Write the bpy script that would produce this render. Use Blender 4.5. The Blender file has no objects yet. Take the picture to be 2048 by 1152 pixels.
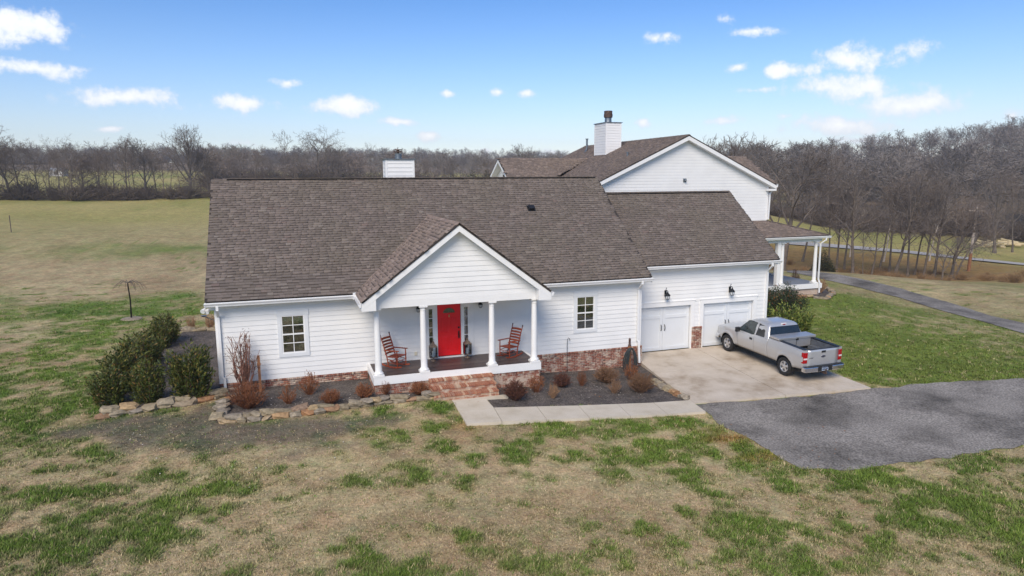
import bpy, bmesh, math, random
import numpy as np
from mathutils import Vector, Matrix
from mathutils.geometry import delaunay_2d_cdt

random.seed(7); rng = np.random.default_rng(7)
scene = bpy.context.scene
col = scene.collection
R = math.radians

# ------------------------------------------------------------------ camera
CAM = dict(loc=(2.517, -25.6671, 7.7037), yaw=.3191, pit=-.1597, roll=-.0059, f=1367.0)
def cam_axes():
    y, p, r = CAM['yaw'], CAM['pit'], CAM['roll']
    fwd = Vector((math.sin(y)*math.cos(p), math.cos(y)*math.cos(p), math.sin(p)))
    right = Vector((math.cos(y), -math.sin(y), 0))
    up = right.cross(fwd)
    r2 = right*math.cos(r) + up*math.sin(r)
    u2 = up*math.cos(r) - right*math.sin(r)
    return r2, u2, fwd
CR, CU, CF = cam_axes(); CL = Vector(CAM['loc'])
camd = bpy.data.cameras.new('camera'); cam = bpy.data.objects.new('camera', camd); col.objects.link(cam)
camd.sensor_width = 36; camd.lens = 36*CAM['f']/2048; camd.clip_start = .5; camd.clip_end = 8000
cam.matrix_world = Matrix(((CR.x, CU.x, -CF.x, CL.x), (CR.y, CU.y, -CF.y, CL.y), (CR.z, CU.z, -CF.z, CL.z), (0, 0, 0, 1)))
scene.camera = cam
scene.render.resolution_x = 1024; scene.render.resolution_y = 576
def ray(u, v):                       # direction of the sight line through a photograph point (2048 x 1152)
    return CR*((u-1024)/CAM['f']) + CU*((576-v)/CAM['f']) + CF
def at(u, v, **k):                   # that sight line cut at a depth, a height or a distance
    d = ray(u, v); a, val = list(k.items())[0]
    if a == 'd': t = val/math.hypot(d.x, d.y)
    else:
        i = 'xyz'.index(a); t = (val-CL[i])/d[i]
    return CL + d*t

# ------------------------------------------------------------------ world, sun, exposure
def lin(c):
    c /= 255
    return c/12.92 if c <= .04045 else ((c+.055)/1.055)**2.4
def rgb(r, g, b): return (lin(r), lin(g), lin(b), 1)
SUN_EL, SUN_AZ = R(42), R(214)       # compass angle from +Y, clockwise: behind the camera, to its left
world = bpy.data.worlds.new('World'); scene.world = world; world.use_nodes = True
world.cycles.sampling_method = 'MANUAL'; world.cycles.sample_map_resolution = 512
wt = world.node_tree; wn = wt.nodes; wl = wt.links; wn.clear()
def N(nt, kind, **k):
    n = nt.nodes.new(kind)
    for a, b in k.items(): setattr(n, a, b)
    return n
sky = N(wt, 'ShaderNodeTexSky', sky_type='NISHITA', sun_disc=False, sun_elevation=SUN_EL, sun_rotation=SUN_AZ,
        altitude=200, air_density=1.35, dust_density=.25, ozone_density=2.6)
tc = N(wt, 'ShaderNodeTexCoord')
wno = N(wt, 'ShaderNodeTexNoise'); wno.inputs['Scale'].default_value = 30; wno.inputs['Detail'].default_value = 8; wno.inputs['Roughness'].default_value = .68
wl.new(tc.outputs['Generated'], wno.inputs['Vector'])
wno2 = N(wt, 'ShaderNodeTexNoise'); wno2.inputs['Scale'].default_value = 11; wno2.inputs['Detail'].default_value = 4
wl.new(tc.outputs['Generated'], wno2.inputs['Vector'])
wsub = N(wt, 'ShaderNodeVectorMath', operation='SUBTRACT'); wl.new(wno2.outputs['Color'], wsub.inputs[0]); wsub.inputs[1].default_value = (.5, .5, .5)
wsc = N(wt, 'ShaderNodeVectorMath', operation='SCALE'); wl.new(wsub.outputs[0], wsc.inputs[0]); wsc.inputs['Scale'].default_value = .035
wadd = N(wt, 'ShaderNodeVectorMath', operation='ADD'); wl.new(tc.outputs['Generated'], wadd.inputs[0]); wl.new(wsc.outputs[0], wadd.inputs[1])
CLOUDS = [  # u, v, half width, half height, strength : fair-weather clouds
    (50, 60, 95, 36, 1), (60, 135, 95, 17, .8), (235, 196, 105, 21, .95), (490, 207, 72, 18, .95), (570, 167, 38, 12, .85), (695, 213, 86, 25, 1.05),
    (800, 242, 44, 11, .9), (855, 267, 32, 10, .9), (220, 266, 30, 8, .8), (895, 192, 18, 9, .6), (990, 186, 27, 10, .6), (1048, 187, 24, 11, .85),
    (1280, 242, 23, 13, .95), (1335, 68, 48, 20, .75), (1448, 40, 20, 11, .6), (1500, 60, 42, 11, .6), (1470, 143, 27, 12, .85), (1585, 139, 74, 21, .95),
    (1725, 115, 112, 30, .9), (1515, 185, 48, 10, .8), (1700, 175, 120, 34, 1.0), (1820, 205, 112, 30, 1.0), (1680, 255, 108, 26, 1.0),
    (1455, 240, 52, 10, .75), (1570, 240, 22, 8, .5), (965, 300, 30, 9, .7), (1110, 305, 42, 11, .8), (1730, 285, 70, 12, .8), (490, 287, 40, 9, .6), (2030, 238, 26, 12, .6)]
blobs = [(ray(u, v).normalized(), w/1400, h/1400, s) for u, v, w, h, s in CLOUDS]
rc = random.Random(3)
while len(blobs) < 52:              # the same kind of sky goes on all round
    a = rc.uniform(0, 2*math.pi); e = rc.uniform(.06, .5)
    d = Vector((math.sin(a)*math.cos(e), math.cos(a)*math.cos(e), math.sin(e)))
    if d.dot(Vector((CF.x, CF.y, .1)).normalized()) > .72: continue
    w = rc.uniform(.03, .09); blobs.append((d, w, w*rc.uniform(.22, .34), rc.uniform(.7, 1)))
last = None
for d, w, h, s in blobs:
    r_ = d.cross(Vector((0, 0, 1))).normalized(); u_ = r_.cross(d)
    mp = N(wt, 'ShaderNodeMapping', vector_type='TEXTURE'); wl.new(wadd.outputs[0], mp.inputs['Vector'])
    mp.inputs['Location'].default_value = d
    mp.inputs['Rotation'].default_value = Matrix(((r_.x, u_.x, -d.x), (r_.y, u_.y, -d.y), (r_.z, u_.z, -d.z))).to_euler()
    mp.inputs['Scale'].default_value = (w, h, .5)
    ln = N(wt, 'ShaderNodeVectorMath', operation='LENGTH'); wl.new(mp.outputs[0], ln.inputs[0])
    mr = N(wt, 'ShaderNodeMath', operation='MULTIPLY_ADD'); wl.new(ln.outputs['Value'], mr.inputs[0]); mr.inputs[1].default_value = -s; mr.inputs[2].default_value = s
    if last is None: last = mr
    else:
        mx = N(wt, 'ShaderNodeMath', operation='MAXIMUM'); wl.new(last.outputs[0], mx.inputs[0]); wl.new(mr.outputs[0], mx.inputs[1]); last = mx
nadd = N(wt, 'ShaderNodeMath', operation='MULTIPLY_ADD'); wl.new(wno.outputs['Fac'], nadd.inputs[0]); nadd.inputs[1].default_value = 2.3; nadd.inputs[2].default_value = -1.15
csum = N(wt, 'ShaderNodeMath', operation='ADD'); wl.new(last.outputs[0], csum.inputs[0]); wl.new(nadd.outputs[0], csum.inputs[1])
cfac = N(wt, 'ShaderNodeMapRange', interpolation_type='SMOOTHSTEP'); wl.new(csum.outputs[0], cfac.inputs['Value'])
cfac.inputs['From Min'].default_value = .05; cfac.inputs['From Max'].default_value = .72; cfac.inputs['To Max'].default_value = .93
SKY_K = .135
def ramp_(nt, src):                 # thin cloud greyer, thick cloud white
    r = N(nt, 'ShaderNodeMapRange', data_type='FLOAT_VECTOR'); r.inputs[7].default_value = (.15,)*3; r.inputs[8].default_value = (1.1,)*3; r.inputs[9].default_value = (2.6, 2.8, 3.15); r.inputs[10].default_value = (3.75, 3.75, 3.75)
    nt.links.new(src.outputs[0], r.inputs[6]); o = N(nt, 'ShaderNodeVectorMath', operation='ADD'); nt.links.new(r.outputs[1], o.inputs[0]); return o
sep = N(wt, 'ShaderNodeSeparateXYZ'); wl.new(tc.outputs['Generated'], sep.inputs[0])      # pale low down, blue above, less blue overhead to neutralise shade, same all round
srp = N(wt, 'ShaderNodeValToRGB'); wl.new(sep.outputs['Z'], srp.inputs[0]); _e = srp.color_ramp.elements
for _p, _c in ((0, (.40, .44, .60, 1)), (.07, (.34, .375, .51, 1)), (.15, (.26, .33, .48, 1)), (.26, (.15, .255, .42, 1)), (.5, (.17, .26, .375, 1)), (1, (.2, .28, .38, 1))):
    k_ = _e[0] if _p == 0 else (_e[-1] if _p == 1 else _e.new(_p)); k_.position = _p; k_.color = _c
smul = N(wt, 'ShaderNodeMixRGB', blend_type='MULTIPLY'); smul.inputs['Fac'].default_value = 1; wl.new(sky.outputs[0], smul.inputs['Color1']); wl.new(srp.outputs[0], smul.inputs['Color2'])
wmix = N(wt, 'ShaderNodeMixRGB'); wl.new(cfac.outputs[0], wmix.inputs['Fac']); wl.new(smul.outputs[0], wmix.inputs['Color1']); ccol = ramp_(wt, csum)
wl.new(ccol.outputs[0], wmix.inputs['Color2'])
bg = N(wt, 'ShaderNodeBackground'); bg.inputs['Strength'].default_value = SKY_K; wl.new(wmix.outputs[0], bg.inputs['Color'])
wo = N(wt, 'ShaderNodeOutputWorld'); wl.new(bg.outputs[0], wo.inputs['Surface'])
sd = bpy.data.lights.new('sun', 'SUN'); sd.energy = 1.5; sd.angle = R(35); sd.color = (1, .885, .74)
sun = bpy.data.objects.new('sun', sd); col.objects.link(sun)
sun.rotation_euler = Vector((-math.sin(SUN_AZ)*math.cos(SUN_EL), -math.cos(SUN_AZ)*math.cos(SUN_EL), -math.sin(SUN_EL))).to_track_quat('-Z', 'Y').to_euler()
vs = scene.view_settings; vs.view_transform = 'Standard'; vs.look = 'None'; vs.gamma = 1; vs.use_curve_mapping = False; vs.exposure = 1.33

# ------------------------------------------------------------------ helpers: objects
def obj(name, mesh, mat=None, parent=None, M=None):
    o = bpy.data.objects.new(name, mesh); col.objects.link(o)
    if mat is not None and mesh is not None and not mesh.materials: mesh.materials.append(mat)
    if parent is not None: o.parent = parent
    if M is not None: o.matrix_local = M
    return o
def tag(o, label, cat, group=None):
    o['label'] = label; o['category'] = cat
    if group: o['group'] = group
    return o
def thing(name, label, cat, loc=(0, 0, 0), rz=0, group=None):
    o = bpy.data.objects.new(name, None); o.empty_display_size = .2; col.objects.link(o)
    o.location = loc; o.rotation_euler = (0, 0, rz)
    return tag(o, label, cat, group)
def structure(o): o['kind'] = 'structure'; return o
def stuff(o): o['kind'] = 'stuff'; return o
class MB:
    def __init__(s): s.v = []; s.f = []
    def add(s, vs, fs):
        k = len(s.v); s.v += [tuple(q) for q in vs]; s.f += [tuple(i+k for i in f) for f in fs]; return s
    def box(s, x0, y0, z0, x1, y1, z1):
        return s.add([(x0, y0, z0), (x1, y0, z0), (x1, y1, z0), (x0, y1, z0), (x0, y0, z1), (x1, y0, z1), (x1, y1, z1), (x0, y1, z1)],
                     [(0, 3, 2, 1), (4, 5, 6, 7), (0, 1, 5, 4), (1, 2, 6, 5), (2, 3, 7, 6), (3, 0, 4, 7)])
    def obox(s, c, ax, ay, az):     # oriented box: centre, half axes
        c, ax, ay, az = map(Vector, (c, ax, ay, az)); P = []
        for k in (-1, 1):
            for i, j in ((-1, -1), (1, -1), (1, 1), (-1, 1)): P.append(c+ax*i+ay*j+az*k)
        return s.add(P, [(0, 3, 2, 1), (4, 5, 6, 7), (0, 1, 5, 4), (1, 2, 6, 5), (2, 3, 7, 6), (3, 0, 4, 7)])
    def prism(s, poly, d):          # polygon (3-D points) pushed along d
        n = len(poly); d = Vector(d); a = [Vector(q) for q in poly]; b = [q+d for q in a]
        return s.add(a+b, [tuple(range(n))[::-1], tuple(range(n, 2*n))]+[(i, (i+1) % n, (i+1) % n+n, i+n) for i in range(n)])
    def tube(s, pts, rad, n=6, caps=True):
        pts = [Vector(q) for q in pts]
        if not hasattr(rad, '__len__'): rad = [rad]*len(pts)
        k = len(s.v); up = None
        for i, q in enumerate(pts):
            t = (pts[min(i+1, len(pts)-1)]-pts[max(i-1, 0)]).normalized()
            if up is None: up = t.orthogonal().normalized()
            up = (up-t*up.dot(t)); up = up.normalized() if up.length > 1e-6 else t.orthogonal().normalized()
            w = t.cross(up)
            for j in range(n):
                a = 2*math.pi*j/n; s.v.append(tuple(q+(up*math.cos(a)+w*math.sin(a))*rad[i]))
        for i in range(len(pts)-1):
            for j in range(n):
                a, b = k+i*n+j, k+i*n+(j+1) % n; s.f.append((a, b, b+n, a+n))
        if caps: s.f.append(tuple(range(k, k+n))[::-1]); m = k+(len(pts)-1)*n; s.f.append(tuple(range(m, m+n)))
        return s
    def lathe(s, prof, n=16, c=(0, 0, 0)):
        k = len(s.v)
        for r, z in prof:
            for j in range(n):
                a = 2*math.pi*j/n; s.v.append((c[0]+r*math.cos(a), c[1]+r*math.sin(a), c[2]+z))
        for i in range(len(prof)-1):
            for j in range(n):
                a, b = k+i*n+j, k+i*n+(j+1) % n; s.f.append((a, b, b+n, a+n))
        s.f.append(tuple(range(k, k+n))[::-1]); m = k+(len(prof)-1)*n; s.f.append(tuple(range(m, m+n)))
        return s
    def mesh(s, name, mat=None, smooth=None):
        me = bpy.data.meshes.new(name); me.from_pydata(s.v, [], s.f); me.update()
        if mat is not None: me.materials.append(mat)
        if smooth is not None:
            me.polygons.foreach_set('use_smooth', [True]*len(me.polygons)); me.set_sharp_from_angle(angle=R(smooth))
        return me
    def build(s, name, mat, parent=None, smooth=None, M=None): return obj(name, s.mesh(name, mat, smooth), None, parent, M)
def bevel(o, w, n=1):
    m = o.modifiers.new('bevel', 'BEVEL'); m.width = w; m.segments = n; m.limit_method = 'ANGLE'; return o
def np_mesh(name, V, F, mat, colr=None, cname='tint', mi=None):      # V (n,3), F (m,k) numpy
    me = bpy.data.meshes.new(name); n, m, k = len(V), len(F), F.shape[1]
    me.vertices.add(n); me.vertices.foreach_set('co', np.ascontiguousarray(V, np.float32).ravel())
    me.loops.add(m*k); me.loops.foreach_set('vertex_index', np.ascontiguousarray(F, np.int32).ravel())
    me.polygons.add(m); me.polygons.foreach_set('loop_start', np.arange(0, m*k, k, dtype=np.int32)); me.polygons.foreach_set('loop_total', np.full(m, k, np.int32))
    if mi is not None: me.polygons.foreach_set('material_index', np.ascontiguousarray(mi, np.int32))
    me.update(calc_edges=True)
    if colr is not None:
        ca = me.color_attributes.new(cname, 'FLOAT_COLOR', 'POINT'); c = np.ones((n, 4), np.float32); c[:, :3] = colr; ca.data.foreach_set('color', c.ravel())
    if mat: me.materials.append(mat)
    return me
ORD = ['first', 'second', 'third', 'fourth', 'fifth', 'sixth', 'seventh', 'eighth', 'ninth', 'tenth', 'eleventh', 'twelfth', 'thirteenth', 'fourteenth',
       'fifteenth', 'sixteenth', 'seventeenth', 'eighteenth', 'nineteenth', 'twentieth', 'twenty-first', 'twenty-second', 'twenty-third', 'twenty-fourth']

# ------------------------------------------------------------------ helpers: materials
def mat(name, c, rough=.6, metal=0, noise=0, scale=8, bump=0, bscale=60, spec=.5, c2=None, detail=5):
    m = bpy.data.materials.new(name); m.use_nodes = True; nt = m.node_tree; b = nt.nodes['Principled BSDF']
    b.inputs['Base Color'].default_value = c; b.inputs['Roughness'].default_value = rough; b.inputs['Metallic'].default_value = metal
    b.inputs['Specular IOR Level'].default_value = spec
    if noise or bump:
        t = N(nt, 'ShaderNodeTexCoord'); n = N(nt, 'ShaderNodeTexNoise'); n.inputs['Scale'].default_value = scale; n.inputs['Detail'].default_value = detail
        nt.links.new(t.outputs['Object'], n.inputs['Vector'])
        if noise:
            cr = N(nt, 'ShaderNodeMixRGB'); k = noise
            a = c2 or tuple(x*(1-k) for x in c[:3])+(1,)
            cr.inputs['Color1'].default_value = tuple(min(1, x*(1+k)) for x in c[:3])+(1,) if not c2 else c; cr.inputs['Color2'].default_value = a
            mr = N(nt, 'ShaderNodeMapRange'); mr.inputs['From Min'].default_value = .3; mr.inputs['From Max'].default_value = .7
            nt.links.new(n.outputs['Fac'], mr.inputs['Value']); nt.links.new(mr.outputs[0], cr.inputs['Fac']); nt.links.new(cr.outputs[0], b.inputs['Base Color'])
        if bump:
            n2 = N(nt, 'ShaderNodeTexNoise'); n2.inputs['Scale'].default_value = bscale; n2.inputs['Detail'].default_value = 4
            nt.links.new(t.outputs['Object'], n2.inputs['Vector'])
            bp = N(nt, 'ShaderNodeBump'); bp.inputs['Strength'].default_value = bump; bp.inputs['Distance'].default_value = .02
            nt.links.new(n2.outputs['Fac'], bp.inputs['Height']); nt.links.new(bp.outputs[0], b.inputs['Normal'])
    return m
def ramp(nt, stops, interp='LINEAR'):
    r = N(nt, 'ShaderNodeValToRGB'); e = r.color_ramp; e.interpolation = interp
    while len(e.elements) < len(stops): e.elements.new(.5)
    for k, (p, c) in zip(e.elements, stops): k.position = p; k.color = c
    return r
def piece_random(nt):               # one random number for each piece, whether a piece is an object or an island
    g = N(nt, 'ShaderNodeNewGeometry'); oi = N(nt, 'ShaderNodeObjectInfo'); a = N(nt, 'ShaderNodeMath', operation='ADD'); f = N(nt, 'ShaderNodeMath', operation='FRACT')
    nt.links.new(g.outputs['Random Per Island'], a.inputs[0]); nt.links.new(oi.outputs['Random'], a.inputs[1]); nt.links.new(a.outputs[0], f.inputs[0]); return f
def pieces_mat(name, stops, rough=.9, gscale=40, gamp=.25, smear=None, bump=.3, weather=None):
    m = bpy.data.materials.new(name); m.use_nodes = True; nt = m.node_tree; b = nt.nodes['Principled BSDF']; L = nt.links.new
    f = piece_random(nt); r = ramp(nt, stops); L(f.outputs[0], r.inputs[0])
    geo = N(nt, 'ShaderNodeNewGeometry')
    n = N(nt, 'ShaderNodeTexNoise'); n.inputs['Scale'].default_value = gscale; n.inputs['Detail'].default_value = 5; L(geo.outputs['Position'], n.inputs['Vector'])
    hs = N(nt, 'ShaderNodeMapRange'); hs.inputs['From Min'].default_value = .25; hs.inputs['From Max'].default_value = .75; hs.inputs['To Min'].default_value = 1-gamp; hs.inputs['To Max'].default_value = 1+gamp
    L(n.outputs['Fac'], hs.inputs['Value'])
    mu = N(nt, 'ShaderNodeVectorMath', operation='SCALE'); L(r.outputs[0], mu.inputs[0]); L(hs.outputs[0], mu.inputs['Scale'])
    out = mu.outputs[0]
    if weather:                     # broad weathering: colour, scale, amount
        n3 = N(nt, 'ShaderNodeTexNoise'); n3.inputs['Scale'].default_value = weather[1]; n3.inputs['Detail'].default_value = 5; L(geo.outputs['Position'], n3.inputs['Vector'])
        w = N(nt, 'ShaderNodeMapRange'); w.inputs['From Min'].default_value = .42; w.inputs['From Max'].default_value = .72; w.inputs['To Max'].default_value = weather[2]; L(n3.outputs['Fac'], w.inputs['Value'])
        x3 = N(nt, 'ShaderNodeMixRGB'); L(w.outputs[0], x3.inputs['Fac']); L(out, x3.inputs['Color1']); x3.inputs['Color2'].default_value = weather[0]; out = x3.outputs[0]
    if smear:
        n2 = N(nt, 'ShaderNodeTexNoise'); n2.inputs['Scale'].default_value = smear[1]; n2.inputs['Detail'].default_value = 6; n2.inputs['Roughness'].default_value = .7; L(geo.outputs['Position'], n2.inputs['Vector'])
        w = N(nt, 'ShaderNodeMapRange'); w.inputs['From Min'].default_value = smear[2]; w.inputs['From Max'].default_value = smear[2]+.12; w.inputs['To Max'].default_value = .85; L(n2.outputs['Fac'], w.inputs['Value'])
        x = N(nt, 'ShaderNodeMixRGB'); L(w.outputs[0], x.inputs['Fac']); L(out, x.inputs['Color1']); x.inputs['Color2'].default_value = smear[0]; out = x.outputs[0]
    L(out, b.inputs['Base Color']); b.inputs['Roughness'].default_value = rough; b.inputs['Specular IOR Level'].default_value = .25
    if bump:
        bp = N(nt, 'ShaderNodeBump'); bp.inputs['Strength'].default_value = bump; bp.inputs['Distance'].default_value = .01; L(n.outputs['Fac'], bp.inputs['Height']); L(bp.outputs[0], b.inputs['Normal'])
    return m
def glass_mat(name, tint=(.5, .55, .52, 1), base=.1, rough=.02):
    m = bpy.data.materials.new(name); m.use_nodes = True; nt = m.node_tree; nt.nodes.clear(); L = nt.links.new
    t = N(nt, 'ShaderNodeBsdfTransparent'); t.inputs[0].default_value = tint; g = N(nt, 'ShaderNodeBsdfGlossy'); g.inputs['Roughness'].default_value = rough; g.inputs['Color'].default_value = (.9, .92, .95, 1)
    fr = N(nt, 'ShaderNodeFresnel'); fr.inputs['IOR'].default_value = 1.5; a = N(nt, 'ShaderNodeMath', operation='ADD'); a.inputs[1].default_value = base; L(fr.outputs[0], a.inputs[0])
    tx = N(nt, 'ShaderNodeTexCoord'); n = N(nt, 'ShaderNodeTexNoise'); n.inputs['Scale'].default_value = 3; L(tx.outputs['Object'], n.inputs['Vector'])
    bp = N(nt, 'ShaderNodeBump'); bp.inputs['Strength'].default_value = .08; bp.inputs['Distance'].default_value = .05; L(n.outputs['Fac'], bp.inputs['Height']); L(bp.outputs[0], g.inputs['Normal'])
    x = N(nt, 'ShaderNodeMixShader'); L(a.outputs[0], x.inputs[0]); L(t.outputs[0], x.inputs[1]); L(g.outputs[0], x.inputs[2])
    o = N(nt, 'ShaderNodeOutputMaterial'); L(x.outputs[0], o.inputs[0]); return m
def tint_mat(name, rough=.9, noise=.2, scale=30, attr='tint', transl=0, bump=0, bscale=20, broad=0):
    m = bpy.data.materials.new(name); m.use_nodes = True; nt = m.node_tree; b = nt.nodes['Principled BSDF']; L = nt.links.new
    a = N(nt, 'ShaderNodeAttribute'); a.attribute_name = attr; g = N(nt, 'ShaderNodeNewGeometry')
    n = N(nt, 'ShaderNodeTexNoise'); n.inputs['Scale'].default_value = scale; n.inputs['Detail'].default_value = 5; L(g.outputs['Position'], n.inputs['Vector'])
    h = N(nt, 'ShaderNodeMapRange'); h.inputs['From Min'].default_value = .25; h.inputs['From Max'].default_value = .75; h.inputs['To Min'].default_value = 1-noise; h.inputs['To Max'].default_value = 1+noise; L(n.outputs['Fac'], h.inputs['Value'])
    s = N(nt, 'ShaderNodeVectorMath', operation='SCALE'); L(a.outputs['Color'], s.inputs[0]); L(h.outputs[0], s.inputs['Scale']); o_ = s.outputs[0]
    if broad:
        n5 = N(nt, 'ShaderNodeTexNoise'); n5.inputs['Scale'].default_value = 1.5; n5.inputs['Detail'].default_value = 7; n5.inputs['Roughness'].default_value = .75; L(g.outputs['Position'], n5.inputs['Vector'])
        r5 = ramp(nt, [(.35, (1.14, 1.02, .92, 1)), (.65, (.86, 1.0, .82, 1))]); L(n5.outputs['Fac'], r5.inputs[0]); m5 = N(nt, 'ShaderNodeVectorMath', operation='MULTIPLY'); L(o_, m5.inputs[0]); L(r5.outputs[0], m5.inputs[1]); o_ = m5.outputs[0]
        for sc in (.9, 3.2):
            n2 = N(nt, 'ShaderNodeTexNoise'); n2.inputs['Scale'].default_value = sc; n2.inputs['Detail'].default_value = 6; n2.inputs['Roughness'].default_value = .7; L(g.outputs['Position'], n2.inputs['Vector'])
            h2 = N(nt, 'ShaderNodeMapRange'); h2.inputs['From Min'].default_value = .3; h2.inputs['From Max'].default_value = .7; h2.inputs['To Min'].default_value = 1-broad; h2.inputs['To Max'].default_value = 1+broad; L(n2.outputs['Fac'], h2.inputs['Value'])
            s2 = N(nt, 'ShaderNodeVectorMath', operation='SCALE'); L(o_, s2.inputs[0]); L(h2.outputs[0], s2.inputs['Scale']); o_ = s2.outputs[0]
    L(o_, b.inputs['Base Color'])
    b.inputs['Roughness'].default_value = rough; b.inputs['Specular IOR Level'].default_value = .2
    if bump:
        bp = N(nt, 'ShaderNodeBump'); bp.inputs['Strength'].default_value = bump; bp.inputs['Distance'].default_value = .05; L(n.outputs['Fac'], bp.inputs['Height']); L(bp.outputs[0], b.inputs['Normal'])
    return m
M = {}
M['siding'] = mat('siding_paint', (.81, .805, .785, 1), .55, noise=.035, scale=1.2, bump=.05, bscale=25)
M['trim'] = mat('trim_paint', (.83, .825, .805, 1), .5, noise=.025, scale=2)
M['gutter'] = mat('gutter_paint', (.81, .81, .80, 1), .35, noise=.04, scale=3)
M['casing'] = mat('pale_grey_trim', (.74, .755, .76, 1), .5, noise=.03, scale=2)
M['garage'] = mat('garage_door_paint', (.71, .73, .74, 1), .4, noise=.03, scale=1.5)
M['backing'] = mat('wall_sheathing', (.5, .5, .5, 1), .9, noise=.1)
M['shingle'] = pieces_mat('asphalt_shingle', [(0, rgb(102, 93, 86)), (.3, rgb(108, 99, 92)), (.6, rgb(114, 104, 97)), (.85, rgb(119, 108, 101)), (.95, rgb(126, 117, 109)), (1, rgb(115, 100, 93))],
                          rough=.95, gscale=90, gamp=.15, weather=(rgb(108, 101, 88), .5, .4), bump=.4)
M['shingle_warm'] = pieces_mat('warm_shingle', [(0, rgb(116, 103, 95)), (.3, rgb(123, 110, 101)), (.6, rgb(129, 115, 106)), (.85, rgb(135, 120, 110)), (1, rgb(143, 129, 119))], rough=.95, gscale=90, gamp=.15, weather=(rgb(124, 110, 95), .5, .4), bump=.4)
M['shingle_porch_lit'] = pieces_mat('porch_shingle_lit', [(0, rgb(128, 113, 104)), (.3, rgb(136, 120, 110)), (.6, rgb(143, 126, 115)), (.85, rgb(150, 132, 121)), (1, rgb(156, 141, 130))], rough=.95, gscale=90, gamp=.15, weather=(rgb(136, 122, 106), .5, .4), bump=.4)  # lighter roof shingle: the porch gable's stronger sunlight is put into the colour
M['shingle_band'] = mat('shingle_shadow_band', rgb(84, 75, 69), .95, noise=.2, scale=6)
M['shingle_base'] = mat('roof_underlay', rgb(60, 54, 50), .95, noise=.2)
M['brick'] = pieces_mat('old_brick', [(0, rgb(118, 70, 58)), (.3, rgb(146, 90, 72)), (.55, rgb(132, 86, 72)), (.72, rgb(164, 112, 90)), (.82, rgb(106, 80, 72)), (.88, rgb(190, 172, 154)), (1, rgb(164, 116, 94))],
                        rough=.9, gscale=30, gamp=.25, smear=(rgb(196, 180, 164), 3.4, .49))
M['step_brick'] = pieces_mat('step_brick', [(0, rgb(146, 90, 68)), (.35, rgb(168, 110, 84)), (.6, rgb(156, 104, 82)), (.8, rgb(188, 146, 116)), (.92, rgb(204, 182, 156)), (1, rgb(138, 82, 66))],
                        rough=.9, gscale=25, gamp=.25, smear=(rgb(212, 196, 172), 6, .62))
M['riser_brick'] = pieces_mat('riser_brick', [(0, rgb(150, 96, 74)), (.4, rgb(170, 122, 98)), (.7, rgb(190, 160, 134)), (1, rgb(160, 108, 84))], rough=.9, gscale=25, gamp=.25, smear=(rgb(206, 192, 172), 4, .5))
M['mortar'] = mat('mortar', rgb(200, 186, 168), .95, noise=.2, scale=9, bump=.3)
M['glass'] = glass_mat('window_glass', (.75, .8, .76, 1), .2)
M['dark_room'] = mat('dim_room', rgb(70, 66, 60), .9, noise=.3, scale=2)
M['curtain'] = mat('valance_cloth', rgb(190, 205, 185), .9, noise=.15, scale=12)
M['red'] = mat('red_door_paint', (.86, .002, .006, 1), .5, noise=.03)
M['bronze'] = mat('dark_bronze', rgb(34, 30, 30), .4, .6, noise=.2)
M['black_metal'] = mat('black_metal', rgb(26, 30, 34), .4, .4, noise=.2)
M['brass'] = mat('brass', rgb(190, 160, 110), .35, .8, noise=.1)
M['deck'] = pieces_mat('deck_stain', [(0, rgb(66, 56, 54)), (.5, rgb(80, 68, 65)), (1, rgb(92, 79, 74))], rough=.42, gscale=14, gamp=.2, bump=.2)
M['chair'] = pieces_mat('chair_wood', [(0, rgb(126, 56, 38)), (.5, rgb(142, 66, 44)), (1, rgb(158, 80, 54))], rough=.5, gscale=20, gamp=.15, bump=.1)
M['zinc'] = mat('galvanised_steel', rgb(120, 128, 134), .45, .7, noise=.15, scale=6)
M['rust'] = mat('weathered_flue', rgb(98, 80, 72), .6, .5, noise=.4, scale=9)
M['black_plastic'] = mat('black_plastic', rgb(30, 31, 33), .5, noise=.1)

# ------------------------------------------------------------------ terrain
def hash2(i, j, s):
    h = (i*374761393 + j*668265263 + s*974634777) & 0xffffffff
    h = ((h ^ (h >> 13))*1274126177) & 0xffffffff
    return ((h ^ (h >> 16)) & 0xffffff)/float(0xffffff)
def vnoise(x, y, s=0):
    x = np.asarray(x, float); y = np.asarray(y, float); i = np.floor(x).astype(np.int64); j = np.floor(y).astype(np.int64)
    fx = x-i; fy = y-j; fx = fx*fx*(3-2*fx); fy = fy*fy*(3-2*fy)
    return (hash2(i, j, s)*(1-fx)+hash2(i+1, j, s)*fx)*(1-fy)+(hash2(i, j+1, s)*(1-fx)+hash2(i+1, j+1, s)*fx)*fy
def fbm(x, y, size, o=4, s=0, rough=.5):
    t = 0; a = 1; n = 0
    for k in range(o):
        t = t+a*vnoise(x/size*2**k+17.3*k, y/size*2**k-9.1*k, s+k); n += a; a *= rough
    return t/n
def sstep(a, b, x):
    t = np.clip((x-a)/(b-a), 0, 1); return t*t*(3-2*t)
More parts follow.
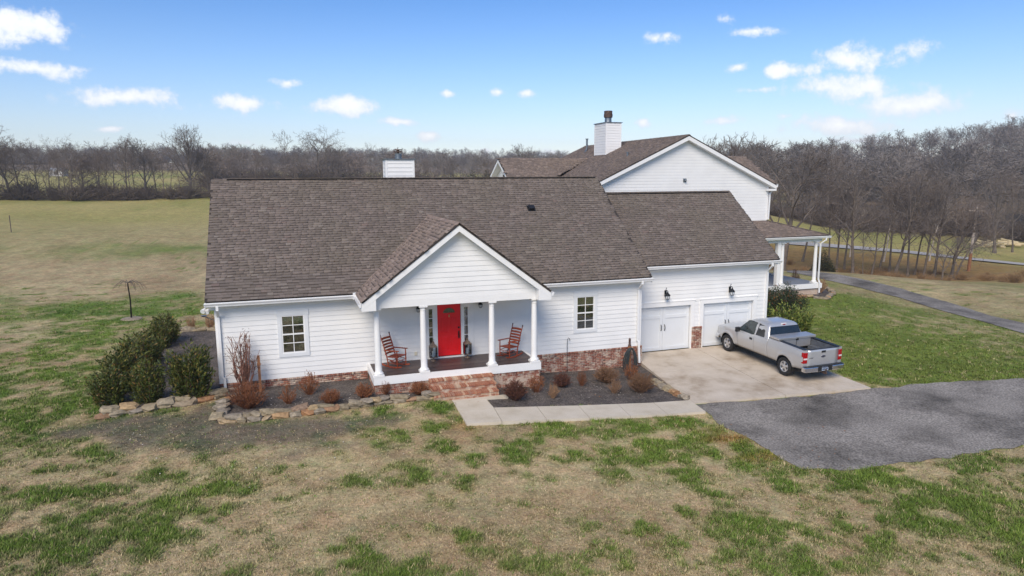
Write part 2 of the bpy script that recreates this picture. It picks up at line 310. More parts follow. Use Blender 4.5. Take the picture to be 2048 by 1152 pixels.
CP = [(0, 0, .2), (2.7, 0, .2), (5.2, 0, .15), (6, -2, .1), (9.8, -2, -.08), (11.5, -1, -.2), (13.4, 0, -.42), (16.8, 0, -.41), (16.8, -2.5, -.40), (16.5, -5, -.5), (8.3, -3, -.05), (8, -5.5, -.1),
      (12, -5, -.3), (12, -6.6, -.34), (15.5, -7, -.52), (17.5, -1, -.42), (20, 1.2, -.42), (23.5, 1.2, -.42), (17.5, -5.3, -.55), (20, -5.6, -.56), (23.8, -5.6, -.56), (22, -2, -.5), (20, 4, -.4), (8, 5, 0), (8, 9, 0), (14, 8, -.1),
      (0, 9, .25), (-4, -1, .18), (-4, 6, .25), (-4, 15, .3), (-10, 9, .35), (-16, 27, .55), (-9, -1, .2), (2, -5, .05), (6.3, -14, -.25), (15.8, -17, -.75), (-3.2, -11, .0), (16, -11, -.62), (23, -12, -.6), (30, -7, -.5),
      (0, -22, -.3), (15, -26, -1), (-20, -15, .2), (35, -20, -.8), (27, 0, -.35), (28, 5, -.15), (33, 9, .1), (36, 11, .1), (34, 16, .1), (38, 6, -.5), (42, 10, -.8), (40, 16, -.55), (46, 24, -1), (30, 20, 0), (20, 30, .2)]
CP = [Vector(q) for q in CP]
for u, v, d in [(0, 465, 88), (200, 468, 84), (400, 465, 86), (0, 440, 105), (200, 447, 106), (400, 440, 105), (0, 399, 148), (130, 399, 150), (270, 398, 150), (410, 388, 158), (520, 384, 170), (-250, 400, 150),
                (1700, 553, 62), (1850, 565, 64), (2040, 582, 64), (2250, 610, 62), (1600, 536, 66),
                (1600, 548, 88), (1720, 552, 90), (1850, 556, 92), (1940, 556, 93), (2048, 552, 95), (2300, 560, 95), (1640, 491, 118), (1800, 503, 118), (2048, 530, 118), (2300, 545, 118),
                (1660, 456, 160), (1850, 470, 160), (2048, 490, 158), (2300, 500, 160), (1600, 400, 250), (1850, 390, 250), (2048, 375, 250), (2350, 340, 250),
                (1560, 345, 420), (1800, 325, 420), (2048, 300, 420), (2400, 260, 420), (1400, 352, 420),
                (330, 345, 300), (430, 345, 300), (100, 352, 300), (-200, 350, 300), (600, 352, 320), (1000, 352, 320), (1300, 358, 320), (0, 329, 520), (400, 326, 520), (700, 324, 560), (1000, 327, 560), (1300, 332, 560), (-400, 328, 520),
                (800, 380, 190), (1050, 385, 190), (1400, 400, 150)]:
    CP.append(at(u, v, d=d))
for a in range(0, 360, 30):
    CP.append(Vector((math.sin(R(a))*1500, math.cos(R(a))*1500, 26 if a in (330, 0, 30, 60) else 14)))
for q in ((-60, -60, 0), (0, -70, -2), (60, -60, -3), (-90, 0, 1.5), (90, -30, -4), (-200, -200, 2), (200, -200, -4), (0, -300, -4), (-250, 60, 6), (260, 0, 2)): CP.append(Vector(q))
CPa = np.array([tuple(q) for q in CP]); MQ = 5.0
def _phi(r): return np.sqrt(r*r+MQ*MQ)
_A = _phi(np.hypot(CPa[:, None, 0]-CPa[None, :, 0], CPa[:, None, 1]-CPa[None, :, 1])); _n = len(CPa)
_B = np.zeros((_n+1, _n+1)); _B[:_n, :_n] = _A - np.eye(_n)*.15; _B[:_n, _n] = 1; _B[_n, :_n] = 1
_W = np.linalg.solve(_B, np.append(CPa[:, 2], 0))
def H(x, y):
    x = np.asarray(x, float); y = np.asarray(y, float); sh = x.shape; x = x.ravel(); y = y.ravel(); out = np.empty(len(x))
    for k in range(0, len(x), 20000):
        r = np.hypot(x[k:k+20000, None]-CPa[None, :, 0], y[k:k+20000, None]-CPa[None, :, 1]); out[k:k+20000] = _phi(r)@_W[:_n]+_W[_n]
    return out.reshape(sh)
def h1(x, y): return float(H([x], [y])[0])
def G(u, v, dz=0):                  # where a sight line meets the ground
    d = ray(u, v); t = np.linspace(8, 400, 500); z = CL.z+d.z*t-H(CL.x+d.x*t, CL.y+d.y*t)-dz; k = int(np.argmax(z < 0))
    a, b = t[max(k-1, 0)], t[k]
    for _ in range(25):
        m = (a+b)/2
        if CL.z+d.z*m-h1(CL.x+d.x*m, CL.y+d.y*m)-dz > 0: a = m
        else: b = m
    return CL+d*a
def blob_field(x, y, blobs):
    f = np.zeros_like(x)
    for bx, by, rx, ry, s in blobs: f += s*np.exp(-(((x-bx)/rx)**2+((y-by)/ry)**2))
    return f
GREEN = []
for u, v, rx, ry, s in [(1290, 900, 2.2, 1.3, .34), (1420, 880, 1.4, 1.0, .26), (1330, 850, 2.6, .45, .34), (1110, 850, 1.6, .35, .3), (905, 835, .5, 1.0, .4), (880, 812, .5, .6, .3), (1060, 885, 1.3, .5, .2),
                        (740, 955, 1.3, .6, .24), (830, 960, 1.0, .5, .2), (420, 985, .9, .6, .3), (350, 1060, 1.0, .7, .28), (200, 980, 2.0, .7, .24), (60, 1080, 2.2, 1.4, .3), (660, 890, .5, .3, .36), (640, 870, .3, .2, .2),
                        (1560, 980, 1.2, .4, .28), (1700, 960, 1.5, .4, .24), (1850, 1040, 2.5, 1.4, .2), (1700, 1100, 2.4, 1.3, .16), (1980, 1000, 2, 1, .16), (940, 1075, .5, .4, .26), (1200, 1090, 2, 1, .06),
                        (60, 760, 3, 3, .2), (150, 700, 3, 5, .2), (60, 640, 4, 6, .14), (330, 600, 4, 4, .16), (130, 810, 1, .5, .25), (180, 497, 9, 5, .1), (60, 500, 9, 5, .1), (330, 497, 7, 5, .1), (380, 620, 2, 2, .16),
                        (1800, 690, 5, 3, .24), (1720, 650, 3, 3, .26), (1700, 600, 3, 4, .3), (1950, 720, 4, 3, .22), (1780, 735, 3, 1.5, .2), (1900, 640, 4, 3, .12), (1640, 600, 2, 2, .26),
                        (620, 960, 1.6, 1.6, -.14), (800, 1060, 2.6, 1.4, -.1), (560, 1040, 2, 1.2, -.12), (1100, 1010, 2.2, .9, -.12), (300, 545, 8, 5, -.26), (150, 570, 8, 5, -.22), (120, 450, 40, 10, -.2), (1000, 940, 2, .6, -.12)]:
    q = G(u, v); GREEN.append((q.x, q.y, rx, ry, s))
BARE = []
for u, v, rx, ry, s in [(260, 850, 1.7, .9, .9), (380, 850, 1.7, 1.0, 1.0), (560, 860, 1.9, .9, .95), (720, 845, 1.5, .7, .8), (840, 820, .8, .5, .6), (120, 870, 1.3, .8, .35), (450, 895, 2.6, 1.0, .6), (650, 900, 2.0, .8, .45), (250, 890, 2.0, .8, .45), (440, 815, .7, .8, 1.1), (190, 780, .8, 1.6, .6), (830, 905, 1.2, .5, .3),
                        (1620, 690, .9, 2.0, .7), (1580, 720, .8, 1.5, .6)]:
    q = G(u, v); BARE.append((q.x, q.y, rx, ry, s))
ORANGE = []
for u, v, rx, ry, s in [(1450, 878, 1.0, .35, .9), (1530, 915, 1.1, .35, .8), (1400, 860, .8, .3, .4), (925, 850, .5, .5, .6)]:
    q = G(u, v); ORANGE.append((q.x, q.y, rx, ry, s))
ql = at(1590, 505, d=97); ORANGE.append((ql.x, ql.y, 15, 18, 1.4)); ql = at(1700, 530, d=99); ORANGE.append((ql.x, ql.y, 12, 11, 1.1)); ql = at(1860, 545, d=101); ORANGE.append((ql.x, ql.y, 20, 10, .95))
def lc(*c): return np.array([lin(q) for q in c])
def ground(x, y):                   # what grows where: colour and the share of live grass
    dist = np.hypot(x-CL.x, y-CL.y)
    nf = sstep(32, 58, dist); g = (fbm(x, y, 2.0, 4, 1, .65)-.5)*(.95-.6*nf)+(fbm(x, y, 9, 2, 5)-.5)*.5+(fbm(x, y, .6, 3, 9, .75)-.5)*1.35*(1-nf)
    g = g+blob_field(x, y, GREEN)*1.15+.05
    g = g+.16*sstep(23.5, 26, x)*(1-sstep(45, 62, dist))
    far = sstep(55, 120, dist); side = sstep(10, 60, x)
    g = g-far*(.12-.10*side)
    live = sstep(-.10, .42, g)
    live = np.maximum(live, .92*sstep(.60, .74, fbm(x, y, .55, 3, 101, .6))*sstep(.38, .6, fbm(x, y, 5, 3, 111))*(1-far))
    b = (fbm(x, y, 1.1, 4, 21, .65)-.5)*1.1
    bare = sstep(.25, .95, blob_field(x, y, BARE)+b*np.minimum(1, blob_field(x, y, BARE)*3))
    tan = fbm(x, y, 3.2, 4, 31, .6)[..., None]; fine = fbm(x, y, .5, 3, 41)[..., None]
    dead = lc(148, 128, 102)*(1-tan)+lc(186, 169, 137)*tan
    dead = dead*(1-.3*sstep(.5, .7, fine))+lc(132, 102, 76)*.3*sstep(.5, .7, fine)
    ol = fbm(x, y, 14, 4, 51)[..., None]
    farc = lc(178, 160, 112)*(1-ol)+lc(142, 138, 80)*ol
    dead = dead*(1-far[..., None])+farc*far[..., None]
    gc = fbm(x, y, 2.0, 3, 61)[..., None]
    green = lc(80, 104, 40)*(1-gc)+lc(114, 132, 56)*gc
    rs = sstep(20, 26, x)[..., None]; green = green*(1-rs*.5)+lc(112, 118, 60)*rs*.5
    c = dead*(1-live[..., None])+green*live[..., None]
    o = np.clip(blob_field(x, y, ORANGE)+(fbm(x, y, 2, 3, 71)-.5)*.8*(blob_field(x, y, ORANGE) > .05), 0, 1)[..., None]
    c = c*(1-o*.8)+(lc(164, 122, 70)*(1-fine)+lc(110, 84, 60)*fine)*o*.8
    gv = lc(94, 88, 83)*(.75+.5*fine)
    c = c*(1-bare[..., None]*.8)+gv*bare[..., None]*.8
    # woodland floor under the far trees
    wd = sstep(150, 175, dist)*sstep(.55, .75, np.arctan2(x-CL.x, y-CL.y))+sstep(330, 380, dist); wd = np.clip(wd, 0, 1)[..., None]
    c = c*(1-wd)+(lc(122, 106, 92)*(.8+.4*ol))*wd
    return c, live*(1-bare)*(1-wd[..., 0])
def axis(a0, a1, fine, lo, hi):
    m = list(np.arange(a0, a1+1e-6, fine)); s = fine; q = a1
    while q < hi: s *= 1.09; q += s; m.append(q)
    s = fine; q = a0
    while q > lo: s *= 1.13; q -= s; m.insert(0, q)
    return np.array(m)
gx = axis(-22, 40, .2, -900, 900); gy = axis(-18.5, 26, .18, -900, 950)
GX, GY = np.meshgrid(gx, gy); GZ = H(GX, GY)-fbm(GX, GY, .9, 3, 81)*.015
gc_, glive = ground(GX, GY)
nv, nu = GX.shape; idx = np.arange(nv*nu).reshape(nv, nu)
GF = np.stack([idx[:-1, :-1], idx[:-1, 1:], idx[1:, 1:], idx[1:, :-1]], -1).reshape(-1, 4)
M['ground'] = tint_mat('dormant_lawn', .95, .35, 13, bump=.7, broad=.24)
gm = np_mesh('ground', np.stack([GX, GY, GZ], -1).reshape(-1, 3), GF, M['ground'], gc_.reshape(-1, 3)); gm.polygons.foreach_set('use_smooth', [True]*len(gm.polygons))
structure(obj('ground', gm))

# ------------------------------------------------------------------ sheets laid on the ground
def inside(poly, x, y):
    x = np.asarray(x); y = np.asarray(y); r = np.zeros(x.shape, bool); n = len(poly)
    for i in range(n):
        (x0, y0), (x1, y1) = poly[i], poly[(i+1) % n]
        c = ((y0 > y) != (y1 > y)); r ^= c & (x < (x1-x0)*(y-y0)/(y1-y0+1e-12)+x0)
    return r
def ragged(poly, step=.25, amp=.06, seed=0):
    out = []
    for i in range(len(poly)):
        a = Vector(poly[i]); b = Vector(poly[(i+1) % len(poly)]); n = max(1, int((b-a).length/step)); t = (b-a).normalized() if (b-a).length else Vector((1, 0)); nr = Vector((-t.y, t.x))
        for k in range(n):
            q = a+(b-a)*k/n; out.append(tuple(q+nr*amp*2*(float(fbm(np.array([q.x]), np.array([q.y]), .6, 3, 90+seed)[0])-.5)))
    return out
def sheet(name, poly, m, zf=None, dz=.02, step=.5, thick=0):
    xs = [q[0] for q in poly]; ys = [q[1] for q in poly]
    X, Y = np.meshgrid(np.arange(min(xs)+step/3, max(xs), step), np.arange(min(ys)+step/3, max(ys), step)); k = inside(poly, X, Y)
    pts = [Vector(q) for q in poly]+[Vector((a, b)) for a, b in zip(X[k], Y[k])]; n = len(poly)
    r = delaunay_2d_cdt(pts, [(i, (i+1) % n) for i in range(n)], [], 2, 1e-5)
    vx = np.array([tuple(q) for q in r[0]]); z = (zf(vx[:, 0], vx[:, 1]) if zf else H(vx[:, 0], vx[:, 1]))+dz
    V = [(a, b, c) for (a, b), c in zip(vx, z)]; F = []
    for f in r[2]:
        a, b, c = (Vector(V[i]) for i in f[:3])
        F.append(tuple(f) if (b-a).cross(c-a).z > 0 else tuple(f)[::-1])
    mb = MB(); mb.add(V, F)
    if thick:
        k0 = len(mb.v); P3 = [(x, y, float((zf(np.array([x]), np.array([y])) if zf else H([x], [y]))[0])+dz) for x, y in poly]
        mb.v += P3+[(x, y, z-thick) for x, y, z in P3]
        mb.f += [(k0+i, k0+(i+1) % n, k0+n+(i+1) % n, k0+n+i) for i in range(n)]
    o = mb.build(name, m); return structure(o)
P2 = lambda *uv: [tuple(G(u, v).xy) for u, v in uv]

def rough_mat(name, stops, scale=3, grain=120, gamp=.5, rough=.95, bump=.5, detail=6, warp=None):
    m = bpy.data.materials.new(name); m.use_nodes = True; nt = m.node_tree; b = nt.nodes['Principled BSDF']; L = nt.links.new; g = N(nt, 'ShaderNodeNewGeometry')
    n = N(nt, 'ShaderNodeTexNoise'); n.inputs['Scale'].default_value = scale; n.inputs['Detail'].default_value = detail; n.inputs['Roughness'].default_value = .62; L(g.outputs['Position'], n.inputs['Vector'])
    r = ramp(nt, stops); L(n.outputs['Fac'], r.inputs[0])
    n2 = N(nt, 'ShaderNodeTexNoise'); n2.inputs['Scale'].default_value = grain; n2.inputs['Detail'].default_value = 4; L(g.outputs['Position'], n2.inputs['Vector'])
    h = N(nt, 'ShaderNodeMapRange'); h.inputs['From Min'].default_value = .3; h.inputs['From Max'].default_value = .7; h.inputs['To Min'].default_value = 1-gamp; h.inputs['To Max'].default_value = 1+gamp; L(n2.outputs['Fac'], h.inputs['Value'])
    s = N(nt, 'ShaderNodeVectorMath', operation='SCALE'); L(r.outputs[0], s.inputs[0]); L(h.outputs[0], s.inputs['Scale']); L(s.outputs[0], b.inputs['Base Color'])
    b.inputs['Roughness'].default_value = rough; b.inputs['Specular IOR Level'].default_value = .25
    bp = N(nt, 'ShaderNodeBump'); bp.inputs['Strength'].default_value = bump; bp.inputs['Distance'].default_value = .03; L(n2.outputs['Fac'], bp.inputs['Height']); L(bp.outputs[0], b.inputs['Normal'])
    return m
M['asphalt'] = rough_mat('worn_asphalt', [(.28, rgb(72, 68, 63)), (.42, rgb(112, 107, 100)), (.56, rgb(140, 134, 126)), (.75, rgb(152, 146, 137))], .42, 17, .5, detail=11)
M['mulch'] = rough_mat('dark_mulch', [(.3, rgb(70, 65, 61)), (.55, rgb(92, 85, 80)), (.75, rgb(110, 101, 94))], 2.2, 16, .6, bump=.9)
M['concrete'] = rough_mat('broom_concrete', [(.3, rgb(158, 141, 120)), (.5, rgb(194, 181, 163)), (.7, rgb(205, 193, 177))], .8, 60, .07, .85, .12)
M['walk'] = rough_mat('walk_concrete', [(.3, rgb(190, 178, 157)), (.5, rgb(202, 191, 172)), (.7, rgb(209, 199, 182))], 1.1, 60, .06, .85, .12)
M['gravel_road'] = rough_mat('pale_road', [(.3, rgb(156, 152, 146)), (.7, rgb(178, 174, 168))], .3, 8, .1)
M['stone'] = pieces_mat('field_stone', [(0, rgb(128, 116, 96)), (.3, rgb(156, 142, 116)), (.55, rgb(140, 130, 116)), (.75, rgb(172, 148, 112)), (.9, rgb(160, 120, 86)), (1, rgb(122, 116, 106))], gscale=9, gamp=.4, bump=.8)
# concrete apron in front of the garage, a slab cast in bays
APR = dict(x0=17.15, x1=24.25, y0=-5.25, y1=1.2)
def z_apron(x, y): return -.2+(np.asarray(y, float)-1.2)*.042
ap_front = lambda x: -5.0-(x-16.3)*.075
apron_q = [(17.02, 1.24), (23.75, 1.24), (23.95, ap_front(23.95)), (16.25, ap_front(16.25))]
def quad_pt(q, s, t): return tuple((Vector(q[0])*(1-s)+Vector(q[1])*s)*(1-t)+(Vector(q[3])*(1-s)+Vector(q[2])*s)*t)
apron = thing('concrete_apron', '', ''); 
for k in ('label', 'category'): del apron[k]
structure(apron)
SB = (0, .505, 1); TB = (0, .44, 1)
for i in range(2):
    for j in range(2):
        e = .0018; q = [quad_pt(apron_q, SB[i]+e, TB[j]+e*1.6), quad_pt(apron_q, SB[i+1]-e, TB[j]+e), quad_pt(apron_q, SB[i+1]-e, TB[j+1]-e), quad_pt(apron_q, SB[i]+e, TB[j+1]-e)]
        o = sheet('slab', q, M['concrete'], z_apron, 0, 1.0, .3); del o['kind']; o.parent = apron
# the front walk: two bays out from the steps, then bays along to the drive
walk = thing('front_walk', '', '')
for k in ('label', 'category'): del walk[k]
structure(walk)
WZ = lambda x, y: np.interp(x, [7.5, 9, 12, 15.6], [-.01, -.03, -.24, -.44])
w_a, w_b, w_c, w_d = [at(u, v, z=z).xy for u, v, z in ((902, 797, .0), (966, 789, .0), (1004, 843, -.03), (933, 848, -.02))]
w_m1, w_m2 = w_a.lerp(w_d, .5), at(988, 815, z=-.03).xy
def wslab(q):
    c = sum((Vector(p) for p in q), Vector((0, 0)))/4; q = [tuple(Vector(p)+(c-Vector(p)).normalized()*.012) for p in q]
    o = sheet('slab', q, M['walk'], WZ, 0, .8, .16); del o['kind']; o.parent = walk
wslab([w_d, w_c, w_m2, w_m1]); wslab([w_m1, w_m2, w_b, w_a])
e_t = [at(u, v, z=z).xy for u, v, z in ((988, 815, -.03), (1380, 800, -.44))]; e_b = [at(u, v, z=z).xy for u, v, z in ((1004, 843, -.03), (1412, 824, -.46))]
cuts = [0, .205, .41, .61, .80, 1]
for i in range(5):
    L_ = lambda e, t: e[0].lerp(e[1], t)
    ts = [math.pow(t, 1.0) for t in cuts[i:i+2]]
    wslab([L_(e_b, ts[0]), L_(e_b, ts[1]), L_(e_t, ts[1]), L_(e_t, ts[0])])
# asphalt court and the drive that leaves it
c0 = Vector(apron_q[3]); c1 = Vector(apron_q[2])
court = [tuple(c0), tuple(e_b[1])]+P2((1430, 840), (1480, 868), (1540, 905), (1600, 938), (1690, 942), (1790, 928), (1860, 921), (1960, 905), (2048, 893), (2200, 880), (2200, 752), (2048, 757), (1860, 766))+[tuple(c1+Vector((.15, -.02)))]
sheet('driveway', ragged(court, .16, .2), M['asphalt'], None, .012, .5)
lane_n = [(1560, 533), (1640, 545), (1720, 558), (1800, 577), (1900, 606), (1985, 633), (2060, 650), (2200, 690)]
lane_f = [(2200, 726), (2060, 672), (1985, 649), (1900, 626), (1800, 596), (1720, 576), (1650, 560), (1575, 545)]
sheet('lane', ragged(P2(*lane_n, *lane_f), .4, .12, 1), M['asphalt'], None, .03, .7)
def band(pts, w): 
    P = [at(u, v, d=d).xy for u, v, d in pts]; a, b = [], []
    for i, q in enumerate(P):
        t = (P[min(i+1, len(P)-1)]-P[max(i-1, 0)]).normalized(); nr = Vector((-t.y, t.x)); a.append(tuple(q+nr*w)); b.append(tuple(q-nr*w))
    return a+b[::-1]
sheet('road', band([(1380, 480, 116), (1560, 482, 116), (1640, 491, 118), (1800, 503, 118), (1920, 516, 118), (2048, 530, 118), (2250, 546, 118)], 1.9), M['gravel_road'], None, .12, 2)
# planting beds
bedL = [tuple(G(u, v).xy) for u, v in ((190, 838), (260, 826), (350, 815), (437, 798))]+[(.02, 0), (.02, 9.5)]+[tuple(G(u, v).xy) for u, v in ((432, 663), (372, 662), (318, 690), (262, 735), (212, 775))]
sheet('mulch_bed', ragged(bedL, .2, .1, 2), M['mulch'], None, .02, .5)
bedF = [tuple(G(u, v).xy) for u, v in ((433, 845), (560, 836), (700, 817), (862, 797))]+[(7.1, -2.6), (7.1, -1.98), (5.25, -1.98), (5.25, .02), (.1, .02)]+[tuple(G(u, v).xy) for u, v in ((455, 797),)]
sheet('mulch_bed', ragged(bedF, .2, .08, 3), M['mulch'], None, .026, .5)
bedR = [(9.52, -2.9), tuple(w_b+Vector((.03, .0))), tuple(w_m2+Vector((.03, .03))), tuple(e_t[1]+Vector((-.1, .03))), tuple(c0+Vector((-.1, .05))), (16.95, -.6), (16.95, .02), (11.45, .02), (11.45, -1.98), (9.52, -1.98)]
sheet('mulch_bed', ragged(bedR, .2, .04, 4), M['mulch'], None, .02, .5)
bedP = P2((1570, 600), (1610, 592), (1655, 598), (1668, 588), (1650, 577), (1590, 575))
sheet('mulch_bed', ragged(bedP, .2, .08, 5), M['mulch'], None, .02, .5)
bedG = [(24.35, 1.3), (24.6, -.5), (25.4, -.2), (27.5, 3.0), (29.5, 6), (29, 8), (24.4, 8)]
sheet('mulch_bed', ragged(bedG, .2, .12, 6), M['mulch'], None, .02, .5)
NOGRASS = [court, bedL, bedF, bedR, bedP, bedG, apron_q, [tuple(q) for q in (w_d, w_c, w_b, w_a)], [tuple(q) for q in (e_b[0], e_b[1], e_t[1], e_t[0])], P2(*lane_n, *lane_f), [(-.1, 0), (17, 0), (24.4, 1.2), (24.4, 9), (0, 10)]]

# ------------------------------------------------------------------ building kit
PIECES = {}                          # owner -> list of (kind, parent, matrix, mesh key, size on screen)
_unit = {}
def wedge(key, w, l, t0, t1, band=False):        # a shingle: local x along the eave, y up the slope, z off the roof
    if key not in _unit:
        b = .70; tm = t0+(t1-t0)*b*.8; mb = MB()
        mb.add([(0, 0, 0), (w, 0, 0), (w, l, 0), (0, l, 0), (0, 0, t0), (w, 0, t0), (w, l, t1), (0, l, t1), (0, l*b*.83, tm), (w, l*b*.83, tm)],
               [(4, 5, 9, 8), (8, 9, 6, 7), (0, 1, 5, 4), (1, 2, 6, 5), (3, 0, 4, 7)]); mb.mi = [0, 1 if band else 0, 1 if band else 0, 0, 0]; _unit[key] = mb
    return _unit[key]
def bblock(key, w, h, d):            # a brick: x along, y out of the wall (negative), z up
    if key not in _unit:
        c = .004; mb = MB()
        mb.add([(0, 0, 0), (w, 0, 0), (w, 0, h), (0, 0, h), (c, -d, c), (w-c, -d, c), (w-c, -d, h-c), (c, -d, h-c)],
               [(4, 5, 6, 7), (0, 1, 5, 4), (1, 2, 6, 5), (2, 3, 7, 6), (3, 0, 4, 7)]); _unit[key] = mb
    return _unit[key]
def piece(owner, kind, parent, mat4, key):
    c = mat4 @ Vector((.1, 0, .03)); d = (c-CL).length
    PIECES.setdefault((owner, kind), []).append((d, parent, mat4, key))
def flush_pieces(owner, kind, material, limit=300, stuffname=None):
    L = sorted(PIECES.pop((owner, kind)), key=lambda q: q[0]); meshes = {}
    for d, par, m4, key in L[:limit]:
        if key not in meshes:
            meshes[key] = _unit[key].mesh(kind, material)
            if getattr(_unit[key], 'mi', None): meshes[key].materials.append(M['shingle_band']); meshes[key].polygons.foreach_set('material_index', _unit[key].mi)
        o = obj(kind, meshes[key], None, par); o.matrix_basis = m4
    rest = {}
    for d, par, m4, key in L[limit:]: rest.setdefault(par.name, []).append((m4, key))
    for pn, lst in rest.items():
        V, F, k, mi = [], [], 0, []
        for m4, key in lst:
            u = _unit[key]; mi += getattr(u, 'mi', None) or [0]*len(u.f); a = np.array(u.v)@np.array(m4.to_3x3()).T+np.array(m4.translation); V.append(a); F.append(np.array(u.f)+k); k += len(a)
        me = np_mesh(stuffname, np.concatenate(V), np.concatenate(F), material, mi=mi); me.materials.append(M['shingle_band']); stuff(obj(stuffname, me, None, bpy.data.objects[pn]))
def frame(o, x, y):                  # matrix from origin, x axis, y axis
    x = Vector(x).normalized(); y = Vector(y).normalized(); z = x.cross(y); o = Vector(o)
    return Matrix(((x.x, y.x, z.x, o.x), (x.y, y.y, z.y, o.y), (x.z, y.z, z.z, o.z), (0, 0, 0, 1)))
TW = [.15, .2, .26, .33]
def roof_slope(owner, parent, name, o, ux, vy, W, Ls, poly=None, seed=1, e=.145, cap=True, sh=True):
    """o eave corner, ux along the eave, vy up the slope; the slope is W by Ls, or the polygon poly in those measures"""
    r = random.Random(seed); fm = frame(o, ux, vy)
    pl = poly or [(0, 0), (W, 0), (W, Ls), (0, Ls)]
    base = MB().prism([fm @ Vector((a, b, -.012)) for a, b in pl], fm.to_3x3() @ Vector((0, 0, -.06))).build(name, M['shingle_base'], parent)
    if not sh: return base
    n = int(Ls/e)+1
    for i in range(n):
        t = i*e-.015; s = r.uniform(-.3, 0)
        while s < W:
            k = r.choice([0, 1, 1, 2, 2, 3]); w = TW[k]; thick = r.random() < .5
            a0 = max(s, 0); cx, cy = s+w/2, t+e/2
            ok = (poly is None and cx > 0 and cx < W and t+e < Ls+.12) or (poly is not None and bool(inside(poly, np.array([cx]), np.array([cy]))[0]))
            if ok:
                key = ('sh', k, thick); wedge(key, w-.004, e+.03, .03 if thick else .02, .005 if thick else .002, not thick)
                ss = min(max(s, 0), W-w) if poly is None else s
                piece(owner, 'shingle', base, fm @ Matrix.Translation((ss, t, -.006+r.uniform(0, .003))), key)
            s += w
    return base
def siding(parent, name, o, ux, s0, s1, z0, z1, holes=(), e=.185, clip=None, material=None, seed=0):
    """clapboards: o origin, ux along the wall seen from outside left to right; clip(z) -> (s0, s1)"""
    ux = Vector(ux); nrm = ux.cross(Vector((0, 0, 1))); o = Vector(o)
    P = lambda s, z, d: o+ux*s+Vector((0, 0, z))+nrm*d
    n = int(math.ceil((z1-z0)/e)); out = []
    wall = MB()
    def slab(a, b, c, d_):
        if b-a > .01 and d_-c > .01: wall.prism([P(a, c, -.004), P(b, c, -.004), P(b, d_, -.004), P(a, d_, -.004)], -nrm*.12)
    if clip is None:
        xs = sorted({s0, s1}|{h[0] for h in holes}|{h[1] for h in holes})
        for a, b in zip(xs, xs[1:]):
            m = (a+b)/2; hs = sorted((h[2], h[3]) for h in holes if h[0] <= m <= h[1]); zc = z0
            for c, d_ in hs: slab(a, b, zc, c); zc = d_
            slab(a, b, zc, z1)
    else:
        zs = np.linspace(z0, z1, 24); wall.prism([P(clip(z)[0], z, -.004) for z in zs]+[P(clip(z)[1], z, -.004) for z in zs[::-1]], -nrm*.12)
    w = wall.build(name, material or M['siding'], parent)
    def board(a0, b0, a1, b1, za, zb):
        mb = MB(); t0, t1 = .021, .021-.017*min(1, (zb-za)/e)
        mb.add([P(a0, za, -.002), P(b0, za, -.002), P(b1, zb, -.002), P(a1, zb, -.002), P(a0, za, t0), P(b0, za, t0), P(b1, zb, t1), P(a1, zb, t1)],
               [(4, 5, 6, 7), (0, 1, 5, 4), (1, 2, 6, 5), (3, 0, 4, 7), (2, 3, 7, 6)])
        mb.build('board', material or M['siding'], w)
    for i in range(n):
        za = z0+i*e; zb = min(za+e+.012, z1)
        if zb-za < .02: continue
        if clip: (a0, b0), (a1, b1) = clip(za), clip(zb)
        else: a0 = a1 = s0; b0 = b1 = s1
        cut = sorted([h for h in holes if h[2] < zb-.012 and h[3] > za])
        if not cut: board(a0, b0, a1, b1, za, zb); continue
        c = a0
        for h in cut:
            if h[0] > c+.02: board(c, h[0], c, h[0], za, zb)
            if h[2] > za+.03: board(h[0], h[1], h[0], h[1], za, h[2])
            if h[3] < zb-.045: board(h[0], h[1], h[0], h[1], h[3], zb)
            c = h[1]
        if b0 > c+.02: board(c, b0, c, b0, za, zb)
    return w
def bricks(owner, parent, name, o, ux, s0, s1, z1, zb, kind='brick', seed=1, rowlock=True, mm=None):
    """brick face from z1 down to zb(s); a rowlock course on top"""
    r = random.Random(seed); ux = Vector(ux); nrm = ux.cross(Vector((0, 0, 1))); o = Vector(o); n = 12
    ss = np.linspace(s0, s1, n); P = lambda s, z, d: o+ux*s+Vector((0, 0, z))+nrm*d
    back = MB().prism([P(s, zb(s)-.15, 0) for s in ss]+[P(s1, z1-.004, 0), P(s0, z1-.004, 0)], -nrm*.1).build(name, M['mortar'], parent)
    fm = lambda s, z: frame(P(s, z, 0), ux, -nrm)
    z = z1
    if rowlock:
        z -= .105; s = s0
        while s < s1-.03:
            w = min(.07, s1-s); key = ('rl', round(w, 2)); bblock(key, w-.009, .1, .022); piece(owner, kind, back, fm(s, z), key); s += w
    row = 0
    while z > min(zb(s0), zb(s1))-.1:
        z -= .0725; s = s0-(.107 if row % 2 else 0); row += 1
        while s < s1-.03:
            a = max(s, s0); b = min(s+.214, s1); w = round(b-a, 3)
            if w > .04 and z+.06 > zb((a+b)/2): key = ('br', w); bblock(key, w-.011, .0615, .012); piece(owner, kind, back, fm(a, z), key)
            s += .214
    return back
def gutter(parent, a, b, out, h=.13, d=.125):
    a, b, out = Vector(a), Vector(b), Vector(out); prof = [(0, 0), (d*.62, 0), (d*.72, h*.35), (d, h*.8), (d, h), (d-.012, h), (d-.03, h*.8), (.012, h*.8), (.012, h), (0, h)]
    mb = MB(); P = [a+out*x+Vector((0, 0, z)) for x, z in prof]; k = len(P); Q = [q+(b-a) for q in P]
    mb.add(P+Q, [(i, (i+1) % k, (i+1) % k+k, i+k) for i in range(k)]+[tuple(range(k))[::-1], tuple(range(k, 2*k))]); return mb.build('gutter', M['gutter'], parent)
